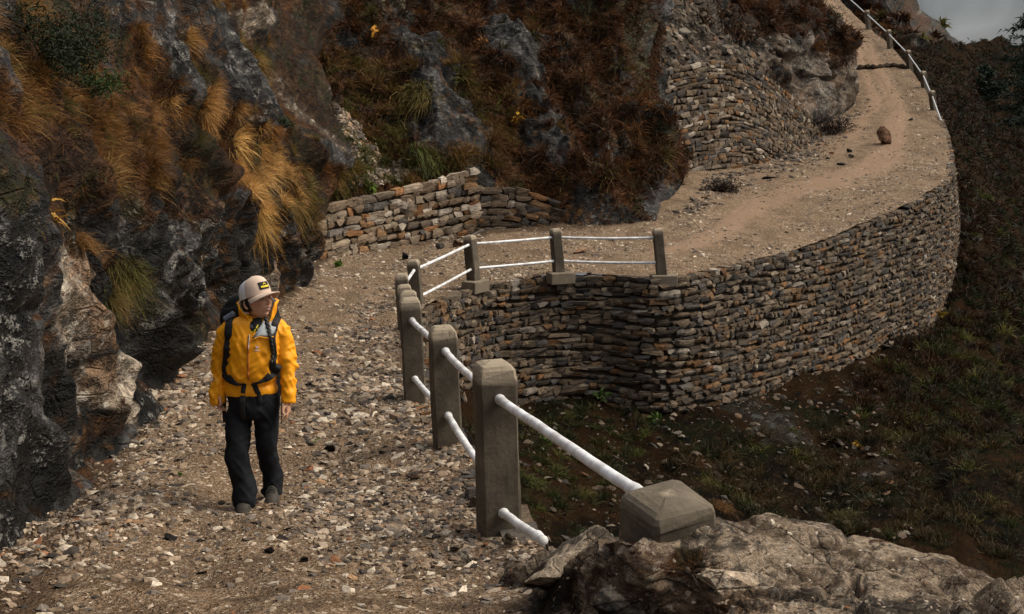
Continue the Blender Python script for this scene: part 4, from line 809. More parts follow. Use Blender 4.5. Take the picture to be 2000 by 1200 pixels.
for (x, y, n, lab) in [(620,865,20,'little green weed in the gravel right of the hiker'),(660,520,40,'green weed patch at the foot of the pale low wall'),(900,456,26,'green weeds at the right foot of the pale low wall'),(355,930,8,'green leaf at the cliff foot left of the hiker')]:
    g = rd(x, y); s = pix(g)[2]/F; fan_plant(x, y, None, n, 12*s, 3*s, (.10, .16, .03), lab, base=g)
rz = random.Random(5)
for (x, y, l) in [(1165,765,'green weeds at the foot of the retaining wall bay'),(1290,795,'green tuft of weeds under the corner of the retaining wall'),(1130,880,'dark green leafy weeds under the long white rail'),(1060,860,'green weeds on the ravine bank near the nearest tall post')]:
    fan_plant(x, y, hillR, 34, .24, .03, (.06, .10, .02), l)

# ---- bushes and trees
def bush(name, label, base, tips, col, leafn, leafL, leafw, spread, cat='bush', rad=.012, sub='foliage'):
    r = np.random.default_rng(len(label)*31); base = np.asarray(base); e = empty(name, base, label, cat); J = Join(); L = Join()
    for t in tips:
        t = np.asarray(t); m = (base+t)/2+r.normal(0, .12, 3)*np.linalg.norm(t-base); c = catmull([base, m, t], 12); v, fs = tube(c, np.linspace(rad, rad*.35, 12), 6); J.add(v, fs)
        n = leafn; k = r.integers(5, 12, n); p = c[k]+r.normal(0, spread, (n, 3)); d = unit(r.normal(0, 1, (n, 3))+np.array([0, 0, .5])+unit(t-base)*.6)
        cc_ = np.array(col)[None]*r.uniform(.4, 1.5, (n, 1)); v, fs, co = blades(p, d, r.uniform(.6, 1.3, n)*leafL, np.full(n, leafw), r.uniform(0, .3, n), cc_, cc_*1.5, r); L.add(v, fs, co)
    link('branches', J.mesh('branches', [M_bark], True), e); tag(link(sub, L.mesh(sub, [M_leaf], True), e), kind='stuff'); return e
mb_ = Mat('bark', .9, .2); M_bark = mb_.done(mb_.mix(mb_.noise(20, 4), (.018, .013, .01), (.06, .045, .035)))
bush('juniper_bush', 'dark green juniper bush with bare twisted branches on the upper left slope', hillL.pick(50, 110)[0][0], [P(x, y, d) for x, y, d in [(100,80,9.6),(130,62,10.0),(165,48,10.6),(190,30,11),(185,75,10.6),(210,95,11),(175,110,10.6),(140,100,10.2),(160,128,10.4),(200,60,11.2),(120,120,9.8),(75,40,9.4)]], (.013,.019,.007), 420, .05, .006, .09)
bush('juniper_bush', 'thin juniper branch with one green tip below the juniper bush', hillL.pick(165, 170)[0][0], [P(235,152,11.6), P(228,166,11.5), P(212,170,11.3)], (.03,.05,.013), 260, .05, .006, .05)
c0 = hillL.pick(443, 85)[0][0]; bush('shrub', 'rounded bright green shrub near the top of the grassy slope', c0, [c0+np.array(v)*.30 for v in [(1,-.3,.3),(-1,-.3,.4),(.5,-.6,1),(-.5,-.6,1),(0,-.8,.3),(.7,-.5,.7),(-.7,-.5,.6),(0,-.3,1.2)]], (.035,.06,.016), 200, .06, .012, .09)
c0 = hillL.pick(490, 270)[0][0]; bush('shrub', 'tiny dark green shrub amid the golden grass', c0, [c0+np.array(v)*.14 for v in [(1,-.3,.3),(-1,-.3,.4),(.5,-.6,1),(-.5,-.6,1),(0,-.8,.3)]], (.02,.035,.012), 120, .04, .008, .04)
c0 = P(1617, 45, 56.5); bush('shrub', 'wispy green shrub on the crest of the tan outcrop beside the trail', c0, [c0+np.array(v)*.5 for v in [(1,0,1.),(.3,0,1.3),(-.5,0,1.),(1.2,0,.5)]], (.03,.04,.012), 40, .18, .02, .12)
c0 = P(1860, 470, 40); bush('shrub', 'dark heap of dead brush under the tall curved wall', rd(1408,372), [rd(1408,372)+np.array(v)*.42 for v in [(1.2,-.2,.2),(-1,-.2,.2),(.5,-.4,.3),(-.5,-.4,.3),(0,-.6,.25)]], (.02,.012,.008), 260, .12, .012, .12)
bush('shrub', 'dark dead brush lying where the curved wall meets the outcrop', rd(1628,262), [rd(1628,262)+np.array(v)*.6 for v in [(1.2,-.2,.25),(-1.2,-.2,.4),(.5,-.4,.6),(-.5,-.4,.6),(0,-.6,.5)]], (.022,.013,.009), 110, .25, .02, .2)
def conifer(label, base, H, R, n, seed, col=(.012, .02, .012)):
    r = np.random.default_rng(seed); base = np.asarray(base); e = empty('pine_tree', base, label, 'tree'); J = Join(); L = Join()
    c = np.array([base+np.array([.15*math.sin(k*.8), 0, H*k/11]) for k in range(12)]); v, fs = tube(c, np.linspace(.22, .03, 12), 8); link('trunk', mesh_np('trunk', v, fs, [M_bark], True), e)
    for k in range(n):
        h = r.uniform(.18, 1)**.85; a = r.uniform(0, 2*np.pi); l = R*(1.06-h)**.55*r.uniform(.55, 1.15); s = base+np.array([0, 0, H*h]); d = np.array([math.cos(a), math.sin(a), 0])
        q = np.linspace(0, 1, 8)[:, None]; b = s+d*l*q+np.array([0, 0, 1.])*(.18*l*np.sin(q*2.2)-.12*l*q); v, fs = tube(b, np.linspace(.04, .008, 8), 5); J.add(v, fs)
        m = int(70*l/R)+20; t = r.random(m)**.6; p = s+d*l*t[:, None]+np.array([0, 0, 1.])*(.18*l*np.sin(t*2.2)-.12*l*t)[:, None]+r.normal(0, .10+.06*l, (m, 3))*np.array([1, 1, .35]); dd = unit(d*.7+r.normal(0, .7, (m, 3))+np.array([0, 0, .1]))
        cc_ = np.array(col)[None]*r.uniform(.5, 1.6, (m, 1)); v, fs, co = blades(p, dd, r.uniform(.25, .5, m), np.full(m, .05), r.uniform(0, .4, m), cc_, cc_*1.4, r, 2); L.add(v, fs, co)
    link('branches', J.mesh('branches', [M_bark], True), e); tag(link('crown', L.mesh('crown', [M_leaf], True), e), kind='stuff')
conifer('dark pine reaching into the misty sky at the right edge', P(2012, 330, 78), 11.0, 3.6, 46, 3)
conifer('dark bushy pine standing lower down beside the one at the right edge', P(1992, 280, 95), 6.0, 2.2, 50, 4)
conifer('low dark pine below the rocky ridge, left of the other pines', P(1925, 215, 98), 3.4, 1.6, 40, 5)
# ================================================================ the hiker
from mathutils.bvhtree import BVHTree
HG = rd(504, 981); HK = pix(HG)[2]/F          # ground under the hiker; metres per photograph pixel there
def L3(px, py, y=0.): return np.array([(px-500)*HK, y, (981-py)*HK*1.015])
def sweep(pts, rx, ry, m=22, p=2.):
    """closed tube with elliptical sections (rx sideways, ry front to back) along a mostly vertical path"""
    pts = np.asarray(pts, float); n = len(pts); rx = np.broadcast_to(np.asarray(rx, float), n); ry = np.broadcast_to(np.asarray(ry, float), n)
    t = unit(np.gradient(pts, axis=0)); a = unit(np.cross(np.array([0, 1., 0]), t)); b = np.cross(t, a); th = np.linspace(0, 2*np.pi, m, endpoint=False)
    c, s_ = np.cos(th), np.sin(th); c = np.sign(c)*np.abs(c)**(2/p); s_ = np.sign(s_)*np.abs(s_)**(2/p)
    return loft(pts[:, None]+rx[:, None, None]*c[None, :, None]*a[:, None]+ry[:, None, None]*s_[None, :, None]*b[:, None])
def smooth_path(rows, n):
    r_ = catmull(np.array(rows, float), n); return r_
def fuse(parts, voxel, sm=4):
    J = Join()
    for v, f in parts: J.add(v, f)
    o = bpy.data.objects.new('tmp', J.mesh('tmp', [])); COL.objects.link(o)
    m = o.modifiers.new('r', 'REMESH'); m.mode = 'VOXEL'; m.voxel_size = voxel
    if sm: m2 = o.modifiers.new('s', 'SMOOTH'); m2.iterations = sm; m2.factor = .5
    dg = bpy.context.evaluated_depsgraph_get(); me = bpy.data.meshes.new_from_object(o.evaluated_get(dg))
    nv, npoly = len(me.vertices), len(me.polygons); co = np.zeros(nv*3, np.float32); me.vertices.foreach_get('co', co); no = np.zeros(nv*3, np.float32); me.vertices.foreach_get('normal', no)
    lv = np.zeros(len(me.loops), np.int32); me.loops.foreach_get('vertex_index', lv); lt = np.zeros(npoly, np.int32); me.polygons.foreach_get('loop_total', lt); ls = np.zeros(npoly, np.int32); me.polygons.foreach_get('loop_start', ls)
    fs = [lv[ls[lt == k][:, None]+np.arange(k)] for k in (3, 4) if (lt == k).any()]
    bpy.data.objects.remove(o); bpy.data.meshes.remove(me); return co.reshape(-1, 3).astype(float), no.reshape(-1, 3).astype(float), fs
def bvh(v, fs): return BVHTree.FromPolygons([Vector(q) for q in v], [tuple(int(i) for i in q) for f in fs for q in f])
def cloth(name, col, rough=.6, spec=.35, var=.12, weave=240, bump=.06):
    m = Mat(name, rough, spec); a = m.noise(7, 5, m.n('ShaderNodeTexCoord', out=3)); b = m.noise(weave, 2, m.n('ShaderNodeTexCoord', out=3))
    return m.done(m.mix(a, tuple(c*(1-var) for c in col), tuple(min(1, c*(1+var)) for c in col)), m.bump(m.math('ADD', m.math('MULTIPLY', a, 2.), b), bump, .006))
M_jack = cloth('jacket_shell', (.88, .35, .005), .55, .35); M_trs = cloth('trouser_fabric', (.010, .011, .014), .8, .15); M_pack = cloth('pack_nylon', (.009, .009, .010), .6, .25, .3); M_web = cloth('webbing', (.009, .009, .010), .7, .3)
M_lin = cloth('jacket_lining', (.33, .36, .38), .6, .3); M_strap = cloth('grey_pouch', (.13, .15, .19), .6, .3, .4); M_zip = cloth('zip', (.42, .13, .02), .5, .4); M_wht = cloth('white_mark', (.75, .75, .72), .6, .3); M_yel = cloth('yellow_mark', (.75, .60, .03), .6, .3)
M_beige = cloth('cap_front', (.60, .46, .37), .8, .2, .3, 160, .3); M_cmesh = cloth('cap_mesh', (.80, .81, .86), .8, .2, .15, 300, .4); M_shoe = cloth('boot_leather', (.04, .034, .028), .7, .3, .5); M_sole = cloth('boot_sole', (.05, .045, .04), .8, .2, .4); M_hair = cloth('hair', (.012, .009, .008), .45, .5, .3, 200, .3); M_blk = cloth('black_patch', (.012, .012, .012), .7, .2)
ms = Mat('skin', .5, .4); M_skin = ms.done(ms.mix(1., ms.attr('col'), ms.mix(ms.noise(60, 4), (.88, .88, .88), (1.1, 1.1, 1.1)), 'MULTIPLY'))
# ---- head in its own frame: face towards -Y, centre of the skull at the origin
YAW, NOD, ROLL = math.radians(50), math.radians(-15), math.radians(-3)
HR = np.array(Matrix.Rotation(YAW, 3, 'Z')@Matrix.Rotation(NOD, 3, 'X')@Matrix.Rotation(ROLL, 3, 'Y')); HC = L3(509, 586, -.03); HS = 1.13
def to_head(v): return (v-HC)@HR/HS
def from_head(v): return v@HR.T*HS+HC
def head_mesh():
    v = ICO[5][0].copy(); f = ICO[5][1]; x, y, z = v.T; v = v*np.array([.073, .094, .112])
    x, y, z = v.T; low = np.clip(-z/.112, 0, 1); front = np.clip(-y/.094, 0, 1)
    x *= 1-.30*low**1.6; y += np.where(y > 0, -.045*low**1.2*np.clip(y/.09, 0, 1), -.008*low*front)
    def g(cx, cz, sx, sz): return np.exp(-((x-cx)/sx)**2-((z-cz)/sz)**2)*sstep(.1, .5, front)
    y -= .020*g(0, -.030, .0105, .015)+.011*g(0, -.010, .009, .022)+.005*g(0, .028, .05, .012)
    for s in (-1, 1):
        y += .011*g(s*.031, .004, .017, .012); y -= .007*g(s*.042, -.024, .02, .016)+.004*g(s*.031, .002, .009, .006); y -= .006*g(s*.012, -.037, .006, .006)
    y -= .009*g(0, -.057, .021, .0065)+.009*g(0, -.071, .017, .0065)-.009*g(0, -.0635, .02, .0028)-.006*g(0, -.083, .02, .006)+.010*g(0, -.100, .02, .013)
    return np.stack([x, y, z], -1), f
hv, hf = head_mesh(); parts = [(from_head(hv), [hf])]
for s in (-1, 1):
    ev, ef = ICO[3]; e = ev*np.array([.010, .019, .031]); e[:, 0] -= s*.004*np.exp(-((ev[:, 1])/.5)**2-((ev[:, 2])/.5)**2)*(ev[:, 0]*s > 0)*2; e = e@np.array(Matrix.Rotation(-s*.35, 3, 'Z')).T+np.array([s*.073, .012, -.012]); parts.append((from_head(e), [ef]))
def limb(rows, m=16, n=None):
    q = smooth_path(rows, n or len(rows)*5); return sweep(q[:, :3], q[:, 3], q[:, 4] if q.shape[1] > 4 else q[:, 3], m)
parts.append(limb([(*L3(506, 665, .02), .055), (*L3(507, 640, .02), .052), (*L3(506, 615, .005), .049), (*L3(503, 598, -.01), .05)]))
parts.append(limb([(*L3(494, 800, 0), .12, .085), (*L3(494, 740, 0), .13, .085), (*L3(498, 680, 0), .13, .09), (*L3(502, 645, .01), .13, .07), (*L3(506, 628, .015), .05, .05)]))
parts.append(limb([(*L3(455, 645, .01), .05), (*L3(428, 712, .03), .035), (*L3(427, 762, -.01), .027), (*L3(428, 770, -.02), .026)]))
parts.append(limb([(*L3(545, 643, .01), .05), (*L3(566, 705, .02), .035), (*L3(564, 762, -.05), .027), (*L3(563.5, 778, -.06), .025)]))
parts.append(limb([(*L3(470, 790, 0), .07), (*L3(465, 870, -.10), .038), (*L3(481, 960, -.09), .035), (*L3(482, 976, -.09), .035)]))
parts.append(limb([(*L3(520, 790, 0), .07), (*L3(517, 870, .02), .038), (*L3(517, 915, .09), .034), (*L3(518, 955, .13), .032), (*L3(517, 974, .12), .035)]))
def hand(w, side, curl):
    """palm and five separate, bent fingers hanging from the wrist w; side = +1: thumb towards image left"""
    w = np.asarray(w); out = [limb([(*(w+np.array([0, 0, .012])), .022, .018), (*(w+np.array([0, -.004, -.025])), .020, .034), (*(w+np.array([0, -.008, -.062])), .017, .038), (*(w+np.array([0, -.01, -.080])), .012, .034)], 14)]
    for k, (yo, l, rr) in enumerate([(-.034, .062, .0088), (-.012, .072, .0092), (.011, .067, .0088), (.031, .052, .0078)]):
        b = w+np.array([0, yo-.008, -.074]); rows = [(*b, rr)]; d = np.array([side*-.15, -.03+yo*1.2, -1.]); p = b
        for q, (fr, ang) in enumerate([(.46, curl*.35), (.30, curl*.75), (.26, curl*.8)]):
            d = np.array(Matrix.Rotation(side*ang, 3, 'Y'))@unit(d); p = p+d*l*fr; rows.append((*p, rr*(.95-.1*q)))
        q = smooth_path(rows, 14); out.append(tube(q[:, :3], q[:, 3], 10))
    t0 = w+np.array([-side*.008, -.028, -.018]); q = smooth_path([(*t0, .012), (*(t0+np.array([-side*.016, -.022, -.022])), .011), (*(t0+np.array([-side*.016, -.030, -.048])), .0095), (*(t0+np.array([-side*.008, -.030, -.066])), .008)], 14); out.append(tube(q[:, :3], q[:, 3], 10))
    return out
parts += hand(L3(563.5, 777, -.06), 1, .55); parts += hand(L3(428, 763, -.02), -1, .8)
bv, bn, bf = fuse(parts, .0042, 2)
q = to_head(bv); x, y, z = q.T; inh = (np.linalg.norm(q, axis=1) < .16); skin = np.full((len(bv), 3), (.62, .34, .22)); skin *= (1+.12*fbm(bv*9, 3, seed=7))[:, None]
def paint(mask, c): skin[:] = skin*(1-mask[:, None])+np.array(c)*mask[:, None]
fr = inh*(y < -.03)
paint(fr*np.exp(-((x)/.024)**4-((z+.064)/.011)**4)*.75, (.30, .10, .075)); paint(fr*np.exp(-((x)/.017)**4-((z+.0635)/.0026)**4), (.45, .40, .36)); paint(fr*np.exp(-((np.abs(x)-.045)/.02)**2-((z+.03)/.02)**2)*.4, (.36, .15, .09))
for s in (-1, 1):
    paint(fr*np.exp(-((x-s*.031)/.014)**4-((z-.002)/.0055)**4), (.012, .009, .008)); paint(fr*np.exp(-((x-s*.022)/.004)**4-((z-.001)/.003)**4)*.6, (.35, .33, .31)); paint(fr*np.exp(-((x-s*.032)/.02)**4-((z-.021-.1*(.03-np.abs(x)))/.0045)**4)*.85, (.02, .013, .01))
paint(fr*np.exp(-((np.abs(x)-.009)/.004)**4-((z+.041)/.003)**4)*.7, (.06, .025, .018))
MP = Matrix.Translation(Vector(HG))
person = tag(link('person', mesh_np('person', bv, bf, [M_skin], True, {'col': skin}), None, MP), 'hiker in yellow jacket, black trousers and trucker cap walking down the gravel trail', 'person')
LOCS[person.name] = Vector((0, 0, 0))
def wear(name, me, parent=None, label=None):
    o = bpy.data.objects.new(name, me); COL.objects.link(o); o.parent = parent or person
    if label: o['label'] = label
    return o
# ---- jacket
def wrinkle(v, n, amp, f, seed, dirs=((1, .4, .8), (-.8, .3, 1.1))):
    d = 0
    for k, w in enumerate(dirs):
        a = unit(np.array(w, float)); t = v@a; c = np.cross(a, (0, 1, 0)); u = v@unit(c)
        d = d+(1-2*np.abs(vnoise(np.stack([t*f, u*f*.28, v[:, 1]*f*.4], -1), seed+k)))*amp/(1+.4*k)
    return v+n*(d*(.55+.6*vnoise(v*4, seed+9)))[:, None]
T = [(764,491,49.5,.122,0),(756,491,50.5,.126,-.002),(747,492,48.5,.122,0),(740,493,44.5,.108,0),(732,493,46,.122,-.006),(720,494,47,.132,-.012),(700,496,47,.132,-.012),(680,497,47,.13,-.01),(660,499,48,.126,-.008),(644,500,48,.114,0),(634,502,41,.098,.008),(627,504,31,.088,.012),(622,505,26,.082,.014)]
tor = smooth_path([(*L3(cx, py, yo), rx*HK, ry) for (py, cx, rx, ry, yo) in T], 60)
sl1 = [(*L3(462, 640, .01), .060), (*L3(445, 650, .01), .057), (*L3(434, 682, .02), .050), (*L3(429, 715, .03), .048), (*L3(428, 745, .01), .045), (*L3(427, 768, -.01), .046), (*L3(427.5, 784, -.02), .044)]
sl2 = [(*L3(536, 638, .01), .060), (*L3(549, 648, .01), .057), (*L3(557, 680, .02), .053), (*L3(562, 707, .015), .053), (*L3(563, 735, -.02), .048), (*L3(564, 765, -.05), .046), (*L3(563.5, 780, -.06), .044)]
jv, jn, jf = fuse([sweep(tor[:, :3], tor[:, 3], tor[:, 4], 40, 2.35), limb(sl1, 20, 30), limb(sl2, 20, 30)], .0075, 5)
arm = sstep(52, 60, np.abs(jv[:, 0]/HK-(-1))); 
jn = jn*(1-.75*sstep(.86, .82, jv[:, 2])*(np.abs(jv[:, 0]+.03) < .21))[:, None]; jv = wrinkle(jv, jn, .014, 15, 21); jv = wrinkle(jv, jn, .012, 32, 25, ((1, .2, .5), (-.6, .3, 1)))
zr = jv[:, 2]; jv = jv+jn*((.003*np.sin(zr*80+9*jv[:, 0])*sstep(.52, .35, np.abs(zr-.86)*3))*sstep(.20, .24, np.abs(jv[:, 0]+.01)))[:, None]
wear('jacket', mesh_np('jacket', jv, jf, [M_jack], True), None, 'mustard-yellow hooded shell jacket'); jacket = bpy.data.objects['jacket']; JB = bvh(jv, jf)
def on_jacket(px, py, off=.004, tree=None):
    a = L3(px, py); h = (tree or JB).ray_cast(Vector((a[0], -1, a[2])), Vector((0, 1, 0)))
    return (np.array(h[0])+np.array([0, -off, 0])) if h[0] is not None else np.array([a[0], 0, a[2]])
def ribbon(path, width, thick, off=.003, tree=None, n=40, wide=None, sm=5):
    """a strap lying on the jacket along photograph pixels"""
    c = catmull(np.array(path, float), n); p = np.array([on_jacket(x, y, off+thick/2, tree) for x, y in c])
    for _ in range(sm): p[1:-1, 1] = np.minimum(p[1:-1, 1], (p[:-2, 1]+p[1:-1, 1]*2+p[2:, 1])/4+.002)
    t = unit(np.gradient(p, axis=0)); nn = unit(np.array([0, -1., 0])-t*(t@np.array([0, -1., 0]))[:, None]); nn = unit(nn+np.stack([p[:, 0]*2.2, 0*p[:, 0], 0*p[:, 0]], -1)*.6); s = unit(np.cross(t, nn))
    w = (np.interp(np.linspace(0, 1, n), np.linspace(0, 1, len(wide)), wide) if wide else np.full(n, width))[:, None]
    ring = np.stack([p+s*w/2+nn*thick/2*.6, p+s*w*.4+nn*thick*.5, p-s*w*.4+nn*thick*.5, p-s*w/2+nn*thick/2*.6, p-s*w/2-nn*thick/2, p+s*w/2-nn*thick/2], 1); return loft(ring)
v, f = ribbon([(498,648),(496,680),(495.5,710),(494.5,732)], .012, .006, .002); wear('zip', mesh_np('zip', v, f, [M_zip], True), jacket)
v, f = ribbon([(499,646),(498.5,660),(498,672)], .004, .003, .009); wear('zip_cord', mesh_np('zip_cord', v, f, [M_wht], True), jacket)
def decal(name, polys, mat, parent, fn, thick=.002):
    J = Join()
    for pl in polys:
        p = np.array([fn(x, y) for x, y in pl]); n = len(p); c = p.mean(0); b = p+np.array([0, thick, 0]); J.add(np.concatenate([p, b]), [np.arange(n)[None][:, ::-1]]+[np.stack([np.arange(n), np.roll(np.arange(n), -1), np.roll(np.arange(n), -1)+n, np.arange(n)+n], -1)])
    return wear(name, J.mesh(name, [mat]), parent)
on4 = lambda x, y: on_jacket(x, y, .005)
cx, cy = 513, 669      # small white bird-skeleton mark and the line of letters under it, too small to read
decal('chest_logo', [[(cx-3.5,cy-2.4),(cx-1,cy-1),(cx+.6,cy-3.8),(cx+1.2,cy-.8),(cx+4,cy-1.6),(cx+1.6,cy+.6),(cx+3,cy+3),(cx+.2,cy+1.4),(cx-2.4,cy+3.2),(cx-1.2,cy+.6)]]+[[(cx-4.6+k*1.9,cy+5.2),(cx-3.3+k*1.9,cy+5.0),(cx-3.3+k*1.9,cy+7.0),(cx-4.6+k*1.9,cy+7.2)] for k in range(5)], M_wht, jacket, on4)
# hood standing open round the neck, grey inside
th = np.radians(np.linspace(-158, 146, 56)); hs = np.linspace(0, 1, 12); HO = []; HI = []
for h in hs:
    ro = []; ri = []
    for a in th:
        # a = 0 behind the head, negative on the image-left side, positive on the image-right side
        back = .5+.5*math.cos(a); rad = .090+.022*h**.8+.026*back*h; top = .150+.035*back if a < 0 else .150+.05*back
        if a < 0: top -= .055*float(sstep(1.9, 2.75, -a))
        else: top -= .11*float(sstep(1.6, 2.45, a))
        x_ = math.sin(a)*rad*1.06; y_ = math.cos(a)*rad*.95+.012; z_ = -.045+top*h*1.0+.02*(h*(1-h))
        wv = .004*math.sin(a*7+h*5)+.003*math.sin(a*13-h*9); x_ *= 1+wv*9; y_ *= 1+wv*9
        c0 = L3(507, 628, -.01); ro.append(c0+np.array([x_, y_, z_])); ri.append(c0+np.array([x_*.90, y_*.90, z_+.0]))
    HO.append(ro); HI.append(ri)
HO, HI = np.array(HO), np.array(HI); nh, na = HO.shape[:2]; v = np.concatenate([HO.reshape(-1, 3), HI.reshape(-1, 3)]); k = nh*na; i = np.arange(k).reshape(nh, na)
fo = grid_faces(nh, na); fi = grid_faces(nh, na, k)[:, ::-1]; rim = np.concatenate([np.stack([i[-1, :-1], i[-1, 1:], i[-1, 1:]+k, i[-1, :-1]+k], -1), np.stack([i[:-1, 0], i[1:, 0], i[1:, 0]+k, i[:-1, 0]+k], -1), np.stack([i[1:, -1], i[:-1, -1], i[:-1, -1]+k, i[1:, -1]+k], -1)])
me = mesh_np('hood', v, np.concatenate([fo, fi, rim]), [M_jack, M_lin], True, None, np.concatenate([np.zeros(len(fo)), np.ones(len(fi)), np.zeros(len(rim))])); hood = wear('hood', me, jacket)
# open lapel with its grey lining, neck scarf
def sheet(name, outline, mat, off, parent, tree=None, bulge=.0):
    o = np.array([on_jacket(x, y, off, tree) for x, y in outline]); c = o.mean(0)-np.array([0, bulge, 0]); n = len(o); mid = (o+c)/2-np.array([0, bulge*.4, 0]); v = np.concatenate([o, mid, c[None], o+np.array([0, .006, 0])]); a = np.arange(n); b = np.roll(a, -1)
    return wear(name, mesh_np(name, v, [np.stack([a, b, b+n, a+n], -1), np.stack([a+n, b+n, np.full(n, 2*n)], -1), np.stack([b, a, a+2*n+1, b+2*n+1], -1)], [mat], True), parent)
sheet('lapel', [(524,622),(534,618),(543,624),(546,636),(541,650),(531,651),(519,649),(509,652),(504,654),(512,642)], M_lin, .016, jacket, None, .012)
v, f = ribbon([(502,656),(512,651.5),(520,650),(531,652.5),(542,651)], .006, .006, .017); wear('lapel_edge', mesh_np('lapel_edge', v, f, [M_jack], True), jacket)
sc = smooth_path([(*L3(505, 662, -.03), .06, .10), (*L3(507, 645, -.03), .068, .088), (*L3(507, 632, -.022), .066, .076), (*L3(506, 622, -.014), .058, .064)], 16); v, f = sweep(sc[:, :3], sc[:, 3], sc[:, 4], 40); nrm_ = unit(v-v.mean(0)); v = wrinkle(v, nrm_, .006, 22, 61, ((.3, .2, 1), (1, 0, .6)))
scarf = wear('neck_scarf', mesh_np('neck_scarf', v, f, [M_blk], True), None, 'black neck scarf with yellow print'); SB = bvh(v, f)
on_s = lambda x, y: on_jacket(x, y, .004, SB)
decal('scarf_print', [[(510,634),(513,629),(514.5,630),(511.5,636)],[(506,640),(509,636),(510.5,637),(508,642)],[(501,643),(504,640),(505,642),(502,645)],[(513,638),(515,634),(516,635),(514,639)]], M_yel, scarf, on_s)
decal('scarf_mark', [[(498,627),(505,631),(505,636),(499,634)]], M_strap, scarf, on_s)
# ---- trousers
def leg(rows): q = smooth_path([(*L3((a+b)/2, py, yo), (b-a)/2*HK, ry) for (py, a, b, ry, yo) in rows], 44); return sweep(q[:, :3], q[:, 3], q[:, 4], 26, 2.2)
hips = smooth_path([(*L3(493, py, 0), rx*HK, ry) for (py, rx, ry) in [(748,42,.098),(757,44,.108),(768,49,.122),(778,51,.13),(795,51.5,.132),(808,49,.12)]], 16)
lg1 = leg([(790,441,491,.105,-.005),(810,441,490,.098,-.02),(835,441,488,.09,-.045),(858,441,486.5,.082,-.07),(880,443,486,.074,-.11),(903,448,488,.068,-.11),(925,453,493,.068,-.10),(942,456,497,.074,-.10),(956,458,499,.080,-.10),(968,460,499,.084,-.105),(974,461,498,.082,-.105)])
lg2 = leg([(790,494,543,.105,.005),(810,495,541,.098,.005),(835,496,539,.088,.005),(858,497,536,.078,.005),(880,498,532,.070,.03),(903,499,532,.066,.07),(925,500,534,.068,.11),(942,500,537.5,.074,.13),(957,500,539,.080,.135),(969,500,538,.082,.13),(975,501,537,.080,.13)])
tv, tn, tf = fuse([sweep(hips[:, :3], hips[:, 3], hips[:, 4], 36, 2.3), lg1, lg2], .0075, 4); tv = wrinkle(tv, tn, .013, 10, 41, ((.8, .3, .7), (-.7, .3, .8))); tv = wrinkle(tv, tn, .007, 24, 45)
trs = wear('trousers', mesh_np('trousers', tv, tf, [M_trs], True), None, 'loose black hiking trousers'); TB = bvh(tv, tf); on_t = lambda x, y: on_jacket(x, y, .004, TB)
decal('thigh_logo', [[(446,789),(449,786),(450,788.5),(452,787),(450,791),(447,792)],[(446,796),(453,793.5),(453,794.6),(446,797)]], M_strap, trs, on_t)
# ---- boots
def boot(px, py, y0, yaw, toe, seed):
    e_ = L3(px, py, y0); n = 24; rows = []; sole = []
    for q in np.linspace(0, 1, n):     # heel to toe
        yy = .10-.285*q; w = np.interp(q, [0,.06,.2,.45,.7,.88,.97,1], [.012,.028,.036,.036,.047,.043,.026,.008]); hgt = np.interp(q, [0,.05,.25,.42,.6,.8,.93,1], [.06,.105,.115,.10,.078,.062,.045,.018]); lift = toe*max(0, q-.6)**1.3
        a = np.linspace(0, np.pi, 13); top = np.stack([np.cos(a)*w, np.full(13, yy), .018+np.sin(a)**.7*(hgt-.018)+lift], -1); bot = np.array([[-w*.9, yy, .012+lift], [0, yy, .012+lift], [w*.9, yy, .012+lift]]); rows.append(np.concatenate([top, bot])); ws = w+.005
        sole.append(np.array([[-ws, yy, .022+lift], [-ws, yy, lift], [0, yy, lift], [ws, yy, lift], [ws, yy, .022+lift], [0, yy, .024+lift]]))
    R = np.array(Matrix.Rotation(yaw, 3, 'Z')); v, f = loft(rows); v = v*(1+.02*fbm(v*25+seed, 3, seed=seed)[:, None]); o = wear('boot', mesh_np('boot', v@R.T+e_, f, [M_shoe], True))
    v, f = loft(sole); wear('sole', mesh_np('sole', v@R.T+e_, f, [M_sole], True), o)
    J = Join()
    for k in range(5):
        yy = -.035-.02*k; zz = np.interp(.10-yy, np.array([0,.014,.07,.12,.17,.228,.265,.285]), [.06,.105,.115,.10,.078,.062,.045,.018])+.002; c = catmull([(-.028, yy+.004, zz-.014), (0, yy, zz+.001), (.028, yy-.004, zz-.014)], 9); v, f = tube(c@R.T+e_, .0028, 6); J.add(v, f)
    wear('laces', J.mesh('laces', [M_web], True), o)
boot(481, 981, -.075, -.06, 0, 5); boot(518, 977, .105, .14, -.12, 6)
# ---- hair and cap
v, f = ICO[4]; v = v*np.array([.080, .101, .112])*(1+.012*vnoise(v*np.array([14, 14, 3])+3, 3))[:, None]; v[:, 2] = np.where(v[:, 2] < -.05, -.05+.25*(v[:, 2]+.05), v[:, 2]); v[:, 1] += .012; keep = ~((v[f].mean(1)[:, 1] < -.018-.25*np.minimum(0, v[f].mean(1)[:, 2])*0) & (v[f].mean(1)[:, 2] < .05))
hair = wear('hair', mesh_np('hair', from_head(v), f[keep], [M_hair], True), None, 'dark hair drawn back under the cap')
bp = catmull([(523,612),(530,628),(536,645),(540,662),(541,680),(539,700)], 60); pts = np.array([on_jacket(x, y, .028) for x, y in bp]); pts[:14, 1] = np.linspace(HC[1]-.02, pts[14, 1], 14)
for _ in range(8): pts[1:-1, 1] = (pts[:-2, 1]+2*pts[1:-1, 1]+pts[2:, 1])/4
J = Join()
